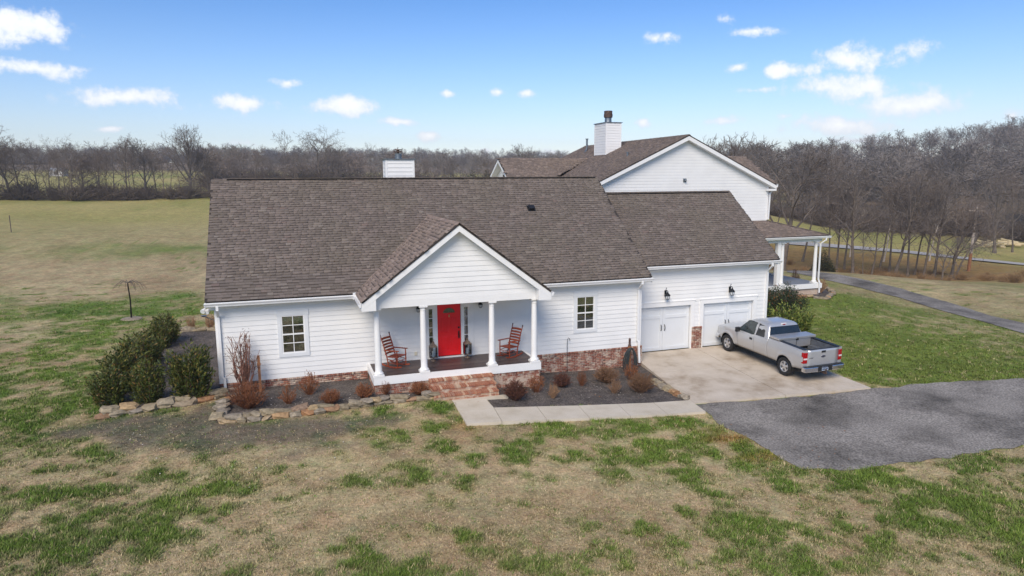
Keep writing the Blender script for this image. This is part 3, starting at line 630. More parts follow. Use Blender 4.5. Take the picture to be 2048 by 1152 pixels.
def downspout(parent, pts, w=.085, d=.065, ux=(1, 0, 0)):
    mb = MB(); ux = Vector(ux); pts = [Vector(q) for q in pts]
    for i, (a, b) in enumerate(zip(pts, pts[1:])):
        t = (b-a).normalized(); s = ux*w/2; n = t.cross(ux).normalized()*d/2; mb.obox((a+b)/2, s*(1+.004*i), n, t*((b-a).length/2+.025))
    return mb.build('downspout', M['gutter'], parent)
def window(parent, x0, x1, z0, z1, y, valance=False, cols=2, rows=4, casing=.13, head=.2):
    """double-hung window in a wall facing -y; glass area x0..x1, z0..z1"""
    f = MB(); c = casing; s = .045
    f.box(x0-s-c, y-.045, z0-s-c, x0-s, y+.03, z1+s).box(x1+s, y-.045, z0-s-c, x1+s+c, y+.03, z1+s).box(x0-s, y-.047, z0-s-c, x1+s, y+.03, z0-s)
    f.box(x0-s-c-.03, y-.05, z1+s, x1+s+c+.03, y+.03, z1+s+head)
    w = f.build('window', M['casing'], parent)
    m = MB(); ym = y-.012; zm = (z0+z1)/2
    m.box(x0-s, ym-.02, z0-s, x0, y+.06, z1+s).box(x1, ym-.02, z0-s, x1+s, y+.06, z1+s).box(x0, ym-.021, z0-s, x1, y+.06, z0).box(x0, ym-.021, z1, x1, y+.06, z1+s).box(x0, ym-.022, zm-.025, x1, y+.06, zm+.025)
    m.build('sash', M['trim'], w)
    g = .0125; xs = np.linspace(x0, x1, cols+1); zs = np.linspace(z0, z1, rows+1)
    for k in range(1, cols): MB().box(xs[k]-g, ym-.016, z0, xs[k]+g, ym+.012, z1).build('glazing_bar', M['trim'], w)
    for k in range(1, rows):
        if rows == 4 and k == 2: continue
        MB().box(x0, ym-.014, zs[k]-g, x1, ym+.01, zs[k]+g).build('glazing_bar', M['trim'], w)
    for i in range(cols):
        for j in range(rows): MB().box(xs[i]+.004, ym+.0, zs[j]+.004, xs[i+1]-.004, ym+.004, zs[j+1]-.004).build('pane', M['glass'], w)
    rb = MB(); X0, X1, Y1, Z0, Z1 = x0-.6, x1+.6, y+2.2, z0-.6, z1+.35
    rb.add([(X0, y+.13, Z0), (X1, y+.13, Z0), (X1, Y1, Z0), (X0, Y1, Z0), (X0, y+.13, Z1), (X1, y+.13, Z1), (X1, Y1, Z1), (X0, Y1, Z1)], [(0, 1, 2, 3), (4, 7, 6, 5), (1, 5, 6, 2), (2, 6, 7, 3), (3, 7, 4, 0)]).build('room', M['dark_room'], w)
    if valance:
        v = MB(); n = 22; P = []
        for i in range(n+1):
            x = x0-.04+(x1-x0+.08)*i/n; d = .03*math.sin(i*2.2); P += [(x, y+.12+d, z1+.05), (x, y+.12+d*1.3, z1-.2-.02*math.sin(i*1.3))]
        v.add(P, [(2*i, 2*i+2, 2*i+3, 2*i+1) for i in range(n)]); v.build('valance', M['curtain'], w, 60)
    return w
def lathe_col(parent, x, y, z0, z1, r=.115):
    """a plain Tuscan column: base, shaft, capital"""
    c = thing('porch_column', '', ''); del c['label'], c['category']; c.parent = parent; c.location = (x, y, z0); h = z1-z0
    b = MB(); b.box(-.18, -.18, 0, .18, .18, .07); b.lathe([(.165, .07), (.175, .09), (.175, .12), (.15, .14), (.14, .165)], 24); b.build('base', M['trim'], c, 40)
    MB().lathe([(.128, .16)]+[(.122-.026*(t**1.6), .17+(h-.36)*t) for t in np.linspace(0, 1, 9)], 24).build('shaft', M['trim'], c, 40)
    k = MB().lathe([(.098, h-.19), (.108, h-.18), (.108, h-.16), (.098, h-.15), (.1, h-.1), (.13, h-.075), (.135, h-.06)], 24); k.box(-.15, -.15, h-.06, .15, .15, h-.002); k.build('capital', M['trim'], c, 40)
    return c

# ------------------------------------------------------------------ the front house
W, HD, ZB, PIT = 16.81, .75, .5, .751
house = thing('house', 'long white single-storey house with red front door, gabled porch and attached garage', 'house')
XR0, XR1, YE, ZE, YR, ZR = -.27, 17.12, -.39, 3.56, 5.117, 7.70
sl = Vector((0, YR-YE, ZR-ZE)); SLn = sl.length
door_x0, door_x1 = 7.935, 8.85
holesF = [(2.214-.05, 2.94+.05, 1.466-.05, 2.788+.05), (13.846-.05, 14.572+.05, 1.466-.05, 2.788+.05), (7.42, 9.37, ZB, 2.95)]
siding(house, 'front_wall', (0, 0, 0), (1, 0, 0), .1, W-.1, ZB, 3.33, holesF)
# plain left, right and back walls
siding(house, 'side_wall', (0, 10.2, 0), (0, -1, 0), 0, 10.1, ZB, 7.4, e=.185, clip=lambda z: (0, 10.1) if z < 3.4 else (min(5.1, (z-3.4)/PIT), max(5.1, 10.2-(z-3.4)/PIT)))
MB().box(.2, 10.05, -.1, W-.1, 10.2, 3.5).build('back_wall', M['siding'], house)
MB().prism([(W-.12, .12, -.1), (W-.12, 10.05, -.1), (W-.12, 10.05, 3.45), (W-.12, 5.1, 7.25), (W-.12, .12, 3.45)], (.12, 0, 0)).build('side_wall', M['siding'], house)
for x0, x1 in ((-.024, .1), (W-.1, W+.024)): MB().box(x0, -.03, ZB, x1, .1, 3.33).build('corner_board', M['trim'], house)
MB().box(.1, -.034, 3.2, 5.15, .0, 3.33).build('frieze', M['trim'], house); MB().box(11.5, -.034, 3.2, W-.1, .0, 3.33).build('frieze', M['trim'], house)
gb = lambda s: float(np.interp(s, [0, 5.2, 9.8, 13.4, 17], [.2, .15, -.08, -.42, -.45]))
bricks('house', house, 'foundation', (0, -.005, 0), (1, 0, 0), -.02, 5.2, ZB, gb, seed=3)
bricks('house', house, 'foundation', (0, -.005, 0), (1, 0, 0), 11.45, W+.12, ZB, gb, seed=4)
bricks('house', house, 'foundation', (0, 10, 0), (0, -1, 0), 6, 10, ZB, lambda s: .15, seed=5)
# main roof
rs = roof_slope('house', house, 'roof_slope', (XR0, YE, ZE), (1, 0, 0), sl, XR1-XR0, SLn, seed=11)
roof_slope('house', house, 'roof_slope', (XR1, 2*YR-YE, ZE), (-1, 0, 0), (0, -sl.y, sl.z), XR1-XR0, SLn, seed=12, sh=False)
rc_ = MB()
for i in range(58):
    x = XR0+.62+i*.283
    if x+.27 < XR1-.12: rc_.obox((x+.141, YR, ZR+.042), (.1415, 0, .004), (0, .11, 0), (0, 0, .014))
rc_.build('ridge_cap', M['shingle'], rs)
MB().box(XR0+.6, YR-.07, ZR-.02, XR1-.15, YR+.07, ZR+.028).build('ridge_vent', M['bronze'], rs)
mb = MB()
for x0, x1 in ((XR0, XR0+.6), (XR1-.15, XR1)):
    mb.prism([(x0, YR-.14, ZR-.10), (x0, YR, ZR+.014), (x0, YR+.14, ZR-.10)], (x1-x0, 0, 0))
mb.build('ridge_cap', M['shingle'], rs)
MB().box(XR0+.012, YE+.005, ZE-.2, XR1-.012, YE+.03, ZE-.075).build('fascia', M['trim'], house)
MB().box(XR0+.02, YE+.03, 3.335, XR1-.02, 0, 3.36).build('soffit', M['trim'], house)
for x0, x1 in ((XR0, XR0+.03), (XR1-.03, XR1)):
    MB().prism([(x0, YE, ZE-.26), (x0, YE, ZE-.075), (x0, YR, ZR-.075), (x0, 2*YR-YE, ZE-.075), (x0, 2*YR-YE, ZE-.26), (x0, YR, ZR-.27)], (x1-x0, 0, 0)).build('rake_board', M['trim'], house)
gutter(house, (XR0-.02, YE+.004, ZE-.19), (4.9, YE+.004, ZE-.19), (0, -1, 0)); gutter(house, (11.7, YE+.004, ZE-.19), (XR1+.03, YE+.004, ZE-.19), (0, -1, 0))
downspout(house, [(.12, YE-.06, 3.36), (.12, YE-.06, 3.25), (.1, -.075, 2.95), (.1, -.075, .75), (.16, -.085, .7), (.17, -.1, .26)])
downspout(house, [(16.62, YE-.06, 3.38), (16.62, YE-.06, 3.28), (16.66, -.075, 3.0), (16.66, -.075, .75), (16.7, -.1, .7), (16.72, -.16, -.2)])
# windows
window(house, 2.214, 2.94, 1.466, 2.788, 0, True); window(house, 13.846, 14.572, 1.466, 2.788, 0)
# porch
PX0, PX1, PD, GXC = 5.18, 11.49, 2.0, 8.3
dk = MB().box(PX0+.05, -PD+.05, HD-.16, PX1-.05, -.03, HD-.03).build('porch_deck', M['backing'], house)
nb = 14
for i in range(nb):
    y0 = -PD+.09+i*(PD-.12)/nb; MB().box(PX0+.1, y0+.002, HD-.03, PX1-.1, y0+(PD-.12)/nb-.003, HD).build('deck_board', M['deck'], dk)
MB().box(PX0, -PD, HD-.27, PX1, -PD+.09, HD+.012).box(PX0, -PD+.09, HD-.27, PX0+.1, -.022, HD+.01).box(PX1-.1, -PD+.09, HD-.27, PX1, -.022, HD+.01).build('rim_board', M['trim'], dk)
bricks('house', house, 'foundation', (0, -PD+.05, 0), (1, 0, 0), PX0+.05, PX1-.05, HD-.27, lambda s: float(np.interp(s, [5, 7, 9.8, 11.5], [.12, .08, -.08, -.25])), seed=6)
bricks('house', house, 'foundation', (PX0+.06, 0, 0), (0, -1, 0), .02, PD-.06, HD-.27, lambda s: .1, seed=7)
for x in (5.382, 7.02, 9.59, 11.2686): lathe_col(house, x, -PD+.17, HD+.01, 3.23)
PO = .3; PYF = -PD-.12; PEZ = 3.56; PHX = 3.48; PRZ = PEZ+PHX*.75
MB().box(PX0+.02, -PD+.03, 3.23, PX1-.02, -PD+.31, 3.47).box(PX0+.03, -PD+.31, 3.235, PX0+.28, 0, 3.46).box(PX1-.28, -PD+.31, 3.235, PX1-.03, 0, 3.46).build('porch_beam', M['trim'], house)
MB().box(PX0+.28, -PD+.31, 3.40, PX1-.28, -.03, 3.44).build('porch_ceiling', M['trim'], house)
siding(house, 'porch_gable', (0, -PD+.05, 0), (1, 0, 0), 0, 1, 3.47, PRZ-.14, e=.185, clip=lambda z: (max(PX0+.05, GXC-(PRZ-.1-z)/.75), min(PX1-.05, GXC+(PRZ-.1-z)/.75)))
pslv = Vector((PHX, 0, PHX*.75))
pyb = 3.6                            # runs back beneath the main roof
MB_ = roof_slope('porch', house, 'roof_slope', (GXC-PHX, pyb, PEZ), (0, -1, 0), (pslv.x, 0, pslv.z), pyb-PYF+.22, pslv.length, seed=13,
                 poly=[(pyb-.02-YE-.25, 0), (pyb-PYF+.22, 0), (pyb-PYF+.22, pslv.length), (0, pslv.length)])
MB2 = roof_slope('porch', house, 'roof_slope', (GXC+PHX, PYF-.22, PEZ), (0, 1, 0), (-pslv.x, 0, pslv.z), pyb-PYF+.22, pslv.length, seed=14,
                 poly=[(0, 0), (-YE+.25-PYF, 0), (pyb-PYF+.2, pslv.length), (0, pslv.length)])
mb = MB()
for i in range(22):
    y = PYF-.21+i*.25; mb.prism([(GXC-.13, y, PRZ-.085+.004*(i % 2)), (GXC, y, PRZ+.018+.004*(i % 2)), (GXC+.13, y, PRZ-.085+.004*(i % 2))], (0, .255, 0))
mb.build('ridge_cap', M['shingle_porch_lit'], MB_)
yf = PYF-.2
for sg in (-1, 1):
    t = Vector((sg*PHX, 0, -PHX*.75))
    MB().prism([(GXC, yf, PRZ-.08), (GXC+sg*PHX, yf, PEZ-.08), (GXC+sg*PHX, yf, PEZ-.3), (GXC+sg*(PHX-.02), yf, PEZ-.3), (GXC, yf, PRZ-.31)], (0, .03, 0)).build('rake_board', M['trim'], house)
    MB().prism([(GXC, yf+.03, PRZ-.30), (GXC+sg*PHX, yf+.03, PEZ-.30), (GXC+sg*PHX, yf+.03, PEZ-.27), (GXC, yf+.03, PRZ-.27)], (0, .32, 0)).build('soffit', M['trim'], house)
    x0, x1 = sorted((GXC+sg*(PHX-.01), GXC+sg*(PHX-.45)))
    MB().prism([(GXC+sg*(PHX-.01), yf+.004, PEZ-.34), (GXC+sg*(PHX-.01), yf+.004, PEZ-.12), (GXC+sg*(PHX-.5), yf+.004, PEZ+.2), (GXC+sg*(PHX-.5), yf+.004, PEZ-.34)], (0, .34, 0)).build('eave_return', M['trim'], house)
    MB().box(x0, yf+.35, PEZ-.33, x1, YE-.02, PEZ-.3).build('soffit', M['trim'], house)
    a = Vector((GXC+sg*(PHX-.01), yf, PEZ-.2)); b = Vector((GXC+sg*(PHX-.01), YE-.15, PEZ-.2))
    gutter(house, a if sg < 0 else b, b if sg < 0 else a, (sg, 0, 0)) if sg < 0 else gutter(house, a, b, (sg, 0, 0))
MB().box(4.72, YE-.13, ZE-.21, 4.92, YE+.0, ZE+.03).build('gutter_end', M['gutter'], house)
MB().box(11.68, YE-.13, ZE-.21, 11.86, YE+.0, ZE+.03).build('gutter_end', M['gutter'], house)
# brick steps
step = MB(); SX0, SX1 = 7.12, 9.5
stp = [(.56, -PD-.36), (.37, -PD-.7), (.18, -PD-1.02)]
for z, y in stp: step.box(SX0+.012, y+.034, -.3, SX1-.012, -PD-.001+.0005*z, z-.012)
steps = step.build('brick_steps', M['mortar'], house)
for k, (z, y) in enumerate(stp):
    r = random.Random(k); s = SX0
    while s < SX1-.03:              # rowlock tread
        w = min(.0745, SX1-s); key = ('tr', round(w, 3)); bblock(key, w-.009, .325, .058); piece('house', 'step_brick', steps, frame((s, y-.006+r.uniform(0, .006), z-.058), (1, 0, 0), (0, 0, -1)) @ Matrix.Translation((0, 0, 0)), key); s += w
    zz = z-.066
    zb_ = stp[k+1][0] if k < 2 else -.1
    row = 0
    while zz-.064 > zb_-.06:
        s = SX0-(.107 if row % 2 else 0)
        while s < SX1-.03:
            a, b = max(s, SX0), min(s+.214, SX1); w = round(b-a, 3)
            if w > .04: key = ('br', w); bblock(key, w-.011, .0615, .012); piece('house', 'riser_brick', steps, frame((a, y+.012+(.02 if k < 9 else 0), zz-.068), (1, 0, 0), (0, 1, 0)), key)
            s += .214
        zz -= .0725; row += 1
    for zq in np.arange(-.15, z-.12, .0725):     # the left flank
        s = 0
        while s < .34:
            key = ('br', .17); bblock(key, .159, .0615, .012); piece('house', 'step_brick', steps, frame((SX0+.01, y+.34-s, zq), (0, -1, 0), (1, 0, 0)), key); piece('house', 'step_brick', steps, frame((SX1-.01, y+s+.01, zq), (0, 1, 0), (-1, 0, 0)), key); s += .17
MB().box(8.6, -PD-1.28, -.2, 9.75, -PD-1.0, -.02).build('footing', M['walk'], steps)
# front door with side lights
fr = MB(); zt = HD+2.1; y = -.03
fr.box(7.42, -.05, HD, 7.54, .03, 2.95).box(9.25, -.05, HD, 9.37, .03, 2.95).box(7.54, -.05, zt+.01, 9.25, .03, 2.95)
for x0, x1 in ((7.54, 7.585), (7.735, door_x0-.012), (door_x1+.012, 8.995), (9.145, 9.25)): fr.box(x0, -.04, HD+.03, x1, .04, zt+.01)
for x0, x1 in ((7.585, 7.735), (8.995, 9.145)): fr.box(x0, -.035, HD+.03, x1, .035, HD+.12); fr.box(x0, -.035, zt-.14, x1, .035, zt+.01)
dfr = fr.build('door_frame', M['trim'], house)
MB().box(7.42, -.12, HD+.003, 9.37, .02, HD+.05).build('threshold', M['trim'], dfr)
MB().box(7.54, -.05, HD+.05, 9.25, -.042, HD+.066).build('sill_strip', M['black_metal'], dfr)
for x0, x1 in ((7.585, 7.735), (8.995, 9.145)):
    zs = np.linspace(HD+.12, zt-.14, 6)
    for k in range(5): MB().box(x0+.003, -.012, zs[k]+.012, x1-.003, -.006, zs[k+1]-.012).build('pane', M['glass'], dfr)
    for k in range(1, 5): MB().box(x0, -.024, zs[k]-.0115, x1, .002, zs[k]+.0115).build('glazing_bar', M['trim'], dfr)
    MB().box(x0, .1, zt-.3, x1, .11, zt-.14).build('blind', M['curtain'], dfr)
rb = MB(); rb.add([(7.43, .14, HD), (9.36, .14, HD), (9.36, 3, HD), (7.43, 3, HD), (7.43, .14, 3), (9.36, .14, 3), (9.36, 3, 3), (7.43, 3, 3)], [(0, 1, 2, 3), (4, 7, 6, 5), (1, 5, 6, 2), (2, 6, 7, 3), (3, 7, 4, 0)]).build('hall', M['dark_room'], dfr)
dr = thing('front_door', '', ''); del dr['category']; dr['label'] = 'bright red panelled front door with half-round glass'; dr.parent = house
z0 = HD+.065; cx = (door_x0+door_x1)/2
leaf = MB().box(door_x0, -.01, z0, door_x1, .035, zt).build('leaf', M['red'], dr)
def panel(x0, x1, a, b):
    g = .02; mb = MB(); mb.add([(x0, -.012, a), (x1, -.012, a), (x1, -.012, b), (x0, -.012, b), (x0+g, -.022, a+g), (x1-g, -.022, a+g), (x1-g, -.022, b-g), (x0+g, -.022, b-g),
        (x0+2*g, -.014, a+2*g), (x1-2*g, -.014, a+2*g), (x1-2*g, -.014, b-2*g), (x0+2*g, -.014, b-2*g), (x0+3.2*g, -.021, a+3.2*g), (x1-3.2*g, -.021, a+3.2*g), (x1-3.2*g, -.021, b-3.2*g), (x0+3.2*g, -.021, b-3.2*g)],
        [(i+4*k, (i+1) % 4+4*k, (i+1) % 4+4*k+4, i+4*k+4) for k in range(3) for i in range(4)]+[(12, 13, 14, 15)]); mb.build('door_panel', M['red'], dr)
for x0, x1 in ((cx-.33, cx-.05), (cx+.05, cx+.33)): panel(x0, x1, z0+.2, z0+.78); panel(x0, x1, z0+.93, z0+1.52)
fan = [(cx+.25*math.cos(a), 0, zt-.34+.22*math.sin(a)) for a in np.linspace(0, math.pi, 15)]
M['fan_glass'] = mat('leaded_glass', rgb(98, 104, 84), .15, noise=.45, scale=26)
MB().prism([(x, -.018, z) for x, _, z in fan][::-1], (0, .006, 0)).build('fan_light', M['fan_glass'], dr)
MB().tube([(x, -.02, z) for x, _, z in fan]+[(fan[0][0], -.02, fan[0][2])], .012, 5).build('fan_rim', M['red'], dr)
kn = MB().box(cx-.022, -.03, zt-.5, cx+.022, -.012, zt-.4); kn.lathe([(.012, 0), (.02, .015), (.01, .035)], 10, (cx, -.034, zt-.44)); kn.build('knocker', M['brass'], dr)
hx = door_x1-.075; MB().lathe([(.034, -.034), (.038, 0), (.034, .034)], 12, (hx, -.03, z0+1.1)).build('deadbolt', M['bronze'], dr)
hm = MB().box(hx-.03, -.022, z0+.66, hx+.03, -.011, z0+.96); hm.tube([(hx, -.02, z0+.92), (hx, -.075, z0+.88), (hx, -.075, z0+.74), (hx, -.02, z0+.7)], .011, 6); hm.build('handle', M['bronze'], dr)
q = at(831.5, 707, y=-.02); MB().box(q.x-.05, -.05, q.z-.07, q.x+.05, -.02, q.z+.07).build('outlet_box', mat('ivory_plastic', rgb(226, 216, 190), .5), house)
# roof vent, chimney
q = Vector((13.0, 3.3, 0)); q.z = ZE+(q.y-YE)*PIT; nt_ = Vector((0, -PIT, 1)).normalized(); tt = Vector((0, 1, PIT)).normalized()
v = MB(); v.obox(q+nt_*.02, (.17, 0, 0), tt*.19, nt_*.016); v.prism([q+Vector((-.13, 0, 0))+tt*.14+nt_*.03, q+Vector((-.13, 0, 0))-tt*.14+nt_*.03, q+Vector((-.13, 0, 0))-tt*.16+nt_*.17, q+Vector((-.13, 0, 0))+tt*.10+nt_*.15], (.26, 0, 0)); v.build('roof_vent', M['black_plastic'], house)
def chimney(parent, x0, x1, y0, y1, zb, zt, pipe, boards=True):
    c = MB().box(x0+.02, y0+.02, zb, x1-.02, y1-.02, zt).build('chimney', M['siding'], parent); e = .185; n = int((zt-zb)/e)
    for i in range(n+1):
        z = zt-(i+1)*e
        for (o, ux, L_) in (((x0, y0+.02, 0), (1, 0, 0), x1-x0), ((x0+.02, y1, 0), (0, -1, 0), y1-y0)):
            ux = Vector(ux); nr = ux.cross(Vector((0, 0, 1))); P = lambda s, z, d: Vector(o)+ux*s+Vector((0, 0, z))+nr*d
            mb = MB(); a, b = .08, L_-.08; mb.add([P(a, z, 0), P(b, z, 0), P(b, z+e, 0), P(a, z+e, 0), P(a, z, .024), P(b, z, .024), P(b, z+e, .004), P(a, z+e, .004)], [(4, 5, 6, 7), (0, 1, 5, 4)]); mb.build('board', M['siding'], c)
    for x, y in ((x0, y0), (x1, y0), (x0, y1)):
        sx = 1 if x == x0 else -1; sy = 1 if y == y0 else -1
        MB().box(min(x-.004*sx, x+.09*sx), min(y-.004*sy, y+.09*sy), zb, max(x-.004*sx, x+.09*sx), max(y-.004*sy, y+.09*sy), zt-.004).build('corner_board', M['trim'], c)
    MB().box(x0-.06, y0-.06, zt, x1+.06, y1+.06, zt+.035).build('chimney_cap', M['zinc'], c)
    return c, ((x0+x1)/2, (y0+y1)/2, zt+.035)
c, p = chimney(house, 7.0, 8.33, 6.2, 7.0, 6.0, 8.57, 0)
MB().lathe([(.17, 0), (.17, .02), (.15, .05), (.15, .24)], 16, p).build('flue', M['zinc'], c, 30)
MB().lathe([(.05, .24), (.05, .3), (.2, .3), (.2, .345), (.05, .36), (.05, .40), (.21, .40), (.2, .43), (.03, .44)], 16, p).build('flue_cap', M['rust'], c, 30)
# garage wing
GY0, GXE, GYE, GZE = 1.262, 24.31, .86, 3.85
gd = [(17.34, 20.12), (20.79, 23.56)]; gz0, gz1 = -.2, 1.87
q = at(1390, 652.5, y=1.24); pz = q.z
siding(house, 'garage_wall', (0, GY0, 0), (1, 0, 0), W, GXE-.1, gz0, 3.6, [(a-.02, b+.02, gz0, gz1+.02) for a, b in gd]+[(gd[0][1]+.16, gd[1][0]-.16, gz0, pz)])
bricks('house', house, 'brick_pier', (0, GY0-.062, 0), (1, 0, 0), gd[0][1]+.06, gd[1][0]-.06, pz, lambda s: gz0, seed=8)
MB().box(GXE-.1, GY0-.03, gz0, GXE+.02, GY0+.1, 3.6).build('corner_board', M['trim'], house)
MB().box(GXE-.12, GY0+.1, -.4, GXE, 8.6, 3.6).prism([(GXE-.11, GY0+.1, 3.6), (GXE-.11, 8.6, 3.6), (GXE-.11, 4.93, 6.5)], (.1, 0, 0)).box(W, 8.45, -.4, GXE-.13, 8.58, 3.6).build('garage_side_wall', M['siding'], house)
for a, b in gd:
    mb = MB(); mb.box(a-.19, GY0-.05, gz0, a, GY0+.06, gz1).box(b, GY0-.05, gz0, b+.19, GY0+.06, gz1).box(a-.19, GY0-.052, gz1, b+.19, GY0+.06, gz1+.2).box(a-.22, GY0-.07, gz1+.2, b+.22, GY0+.03, gz1+.235); mb.build('garage_casing', M['trim'], house)
    d = MB().box(a-.01, GY0+.13, gz0, b+.01, GY0+.17, gz1+.02).build('garage_door', M['garage'], house); cxx = (a+b)/2; yd = GY0+.098; zr_ = gz1-.5
    for x0, x1, za, zb2 in ((a, a+.16, gz0, gz1), (b-.16, b, gz0, gz1), (cxx-.15, cxx-.006, gz0, gz1), (cxx+.006, cxx+.15, gz0, gz1)): MB().box(x0, yd, za, x1, yd+.034, zb2).build('stile', M['garage'], d)
    for x0, x1 in ((a+.16, cxx-.15), (cxx+.15, b-.16)):
        for za, zb2 in ((gz0, gz0+.16), (zr_-.07, zr_+.07), (gz1-.16, gz1)): MB().box(x0, yd+.003, za, x1, yd+.034, zb2).build('rail', M['garage'], d)
    for s in (-1, 1):
        hx = cxx+s*.09; MB().tube([(hx, yd, .72), (hx, yd-.05, .76), (hx+s*.008, yd-.055, .86), (hx, yd-.05, .96), (hx, yd, 1.0)], .017, 6).build('handle', M['black_metal'], d)
gsl = Vector((0, 4.93-GYE, 6.9-GZE))
gr = roof_slope('house', house, 'roof_slope', (W+.0, GYE, GZE), (1, 0, 0), gsl, 24.67-W, gsl.length, seed=15)
roof_slope('house', house, 'roof_slope', (24.67, 9.0, GZE), (-1, 0, 0), (0, -gsl.y, gsl.z), 24.67-W, gsl.length, seed=16, sh=False)
mb = MB()
for i in range(26):
    x = W+.35+i*.283
    if x < 24.4: mb.obox((x+.141, 4.93, 6.94), (.1415, 0, .004), (0, .11, 0), (0, 0, .014))
mb.build('ridge_cap', M['shingle'], gr); MB().box(W+.3, 4.86, 6.88, 24.45, 5.0, 6.927).build('ridge_vent', M['bronze'], gr)
MB().prism([(24.45, 4.79, 6.8), (24.45, 4.93, 6.915), (24.45, 5.07, 6.8)], (.22, 0, 0)).build('ridge_cap', M['shingle'], gr)
MB().box(W+.3, GYE+.005, GZE-.2, 24.65, GYE+.03, GZE-.075).build('fascia', M['trim'], house); MB().box(W, GYE+.03, 3.6, 24.62, GY0+.02, 3.625).build('soffit', M['trim'], house)
MB().prism([(24.64, GYE, GZE-.26), (24.64, GYE, GZE-.075), (24.64, 4.93, 6.9-.075), (24.64, 9, GZE-.075), (24.64, 9, GZE-.26), (24.64, 4.93, 6.9-.27)], (.03, 0, 0)).build('rake_board', M['trim'], house)
gutter(house, (XR1-.1, GYE+.004, GZE-.19), (24.7, GYE+.004, GZE-.19), (0, -1, 0))
downspout(house, [(24.18, GYE-.06, 3.66), (24.2, GYE-.06, 3.55), (24.25, GY0-.075, 3.25), (24.25, GY0-.075, -.15)])
flush_pieces('porch', 'shingle', M['shingle_porch_lit'], 60, 'shingles'); flush_pieces('house', 'shingle', M['shingle'], 240, 'shingles')
flush_pieces('house', 'brick', M['brick'], 300, 'bricks')
flush_pieces('house', 'step_brick', M['step_brick'], 300, 'step_bricks'); flush_pieces('house', 'riser_brick', M['riser_brick'], 300, 'riser_bricks')

# ------------------------------------------------------------------ the two-storey house behind
rear = thing('two_storey_house', 'tall white two-storey house behind the garage with broad front gable and clad chimney', 'house', (0, 0, 0))
RY, RPX, RPZ, RP, RXL, RXR = 12.4, 26.6, 10.29, .46, 20.2, 33.0
RYF = RY-.4; RYB = 27.6; hw = 6.75; rez = RPZ-hw*RP
siding(rear, 'front_wall', (0, RY, 0), (1, 0, 0), 0, 1, 3.2, RPZ-.2, clip=lambda z: (max(RXL+.1, RPX-(RPZ-.15-z)/RP), min(RXR-.1, RPX+(RPZ-.15-z)/RP)))
MB().box(RXL, RY+.12, -.2, RXL+.15, RYB-.3, rez-.1).box(RXR-.15, RY+.12, -.2, RXR, RYB-.3, rez-.1).box(RXL+.15, RYB-.45, -.2, RXR-.15, RYB-.3, rez-.1).box(RXL+.15, RY+.1, -.2, RXR-.15, RY+.2, 3.25).build('wall', M['siding'], rear)
MB().box(RXR-.1, RY-.03, 3.2, RXR+.025, RY+.1, rez+.1).build('corner_board', M['trim'], rear)
for sg, sd_ in ((-1, 21), (1, 22)):
    vv = Vector((-sg*hw, 0, hw*RP))
    if sg < 0: o, ux = (RPX-hw, RYB, rez), (0, -1, 0)
    else: o, ux = (RPX+hw, RYF, rez), (0, 1, 0)
    rr = roof_slope('rear', rear, 'roof_slope', o, ux, vv, RYB-RYF, vv.length, seed=sd_, e=.15, sh=(sg < 0))
    MB().prism([(RPX, RYF+.01, RPZ-.08), (RPX+sg*hw, RYF+.01, rez-.08), (RPX+sg*hw, RYF+.01, rez-.3), (RPX, RYF+.01, RPZ-.33)], (0, .035, 0)).build('rake_board', M['trim'], rear)
    MB().prism([(RPX, RYF+.045, RPZ-.33), (RPX+sg*hw, RYF+.045, rez-.3), (RPX+sg*hw, RYF+.045, rez-.27), (RPX, RYF+.045, RPZ-.3)], (0, .36, 0)).build('soffit', M['trim'], rear)
MB().box(RXR-.2, RYF+.02, rez-.42, RXR+.36, RY, rez-.29).build('eave_return', M['trim'], rear)
gutter(rear, (RPX+hw-.01, RYF, rez-.2), (RPX+hw-.01, RYB, rez-.2), (1, 0, 0))
downspout(rear, [(RXR+.3, RYF+.2, rez-.3), (RXR+.1, RY-.08, rez-.6), (RXR+.06, RY-.08, 4.9)])
mb = MB()
for i in range(int((RYB-RYF)/.25)):
    y = RYF+i*.25; mb.prism([(RPX-.14, y, RPZ-.05+.004*(i % 2)), (RPX, y, RPZ+.03+.004*(i % 2)), (RPX+.14, y, RPZ-.05+.004*(i % 2))], (0, .255, 0))
mb.build('ridge_cap', M['shingle'], rear)
# left wing with a gable end and a narrow window
WY, WZ_, WX, WPIT = 21.2, 9.07, 17.0, .6; wh = 3.4
wv = Vector((0, wh, wh*WPIT))
roof_slope('rear', rear, 'roof_slope', (WX, WY-wh, WZ_-wh*WPIT), (1, 0, 0), wv, 8.0, wv.length, seed=23, e=.15,
           poly=[(0, 0), (1.6, 0), (RPX-(RPZ-WZ_)/RP-WX+.1, wv.length), (0, wv.length)])
roof_slope('rear', rear, 'roof_slope', (WX+5, WY+wh, WZ_-wh*WPIT), (-1, 0, 0), (0, -wh, wh*WPIT), 5, wv.length, seed=24, sh=False)
siding(rear, 'wing_gable', (WX+.45, WY+wh-.4, 0), (0, -1, 0), 0, 1, 6.2, WZ_-.15, clip=lambda z: ((wh-.4)-(WZ_-.12-z)/WPIT if z > 7.35 else 0, (wh-.4)+(WZ_-.12-z)/WPIT if z > 7.35 else 2*(wh-.4)))
for sg in (-1, 1): MB().prism([(WX, WY, WZ_-.07), (WX, WY+sg*wh, WZ_-wh*WPIT-.07), (WX, WY+sg*wh, WZ_-wh*WPIT-.28), (WX, WY, WZ_-.3)], (.04, 0, 0)).build('rake_board', M['trim'], rear); MB().prism([(WX+.04, WY, WZ_-.3), (WX+.04, WY+sg*wh, WZ_-wh*WPIT-.3), (WX+.04, WY+sg*wh, WZ_-wh*WPIT-.27), (WX+.04, WY, WZ_-.27)], (.42, 0, 0)).build('soffit', M['trim'], rear)
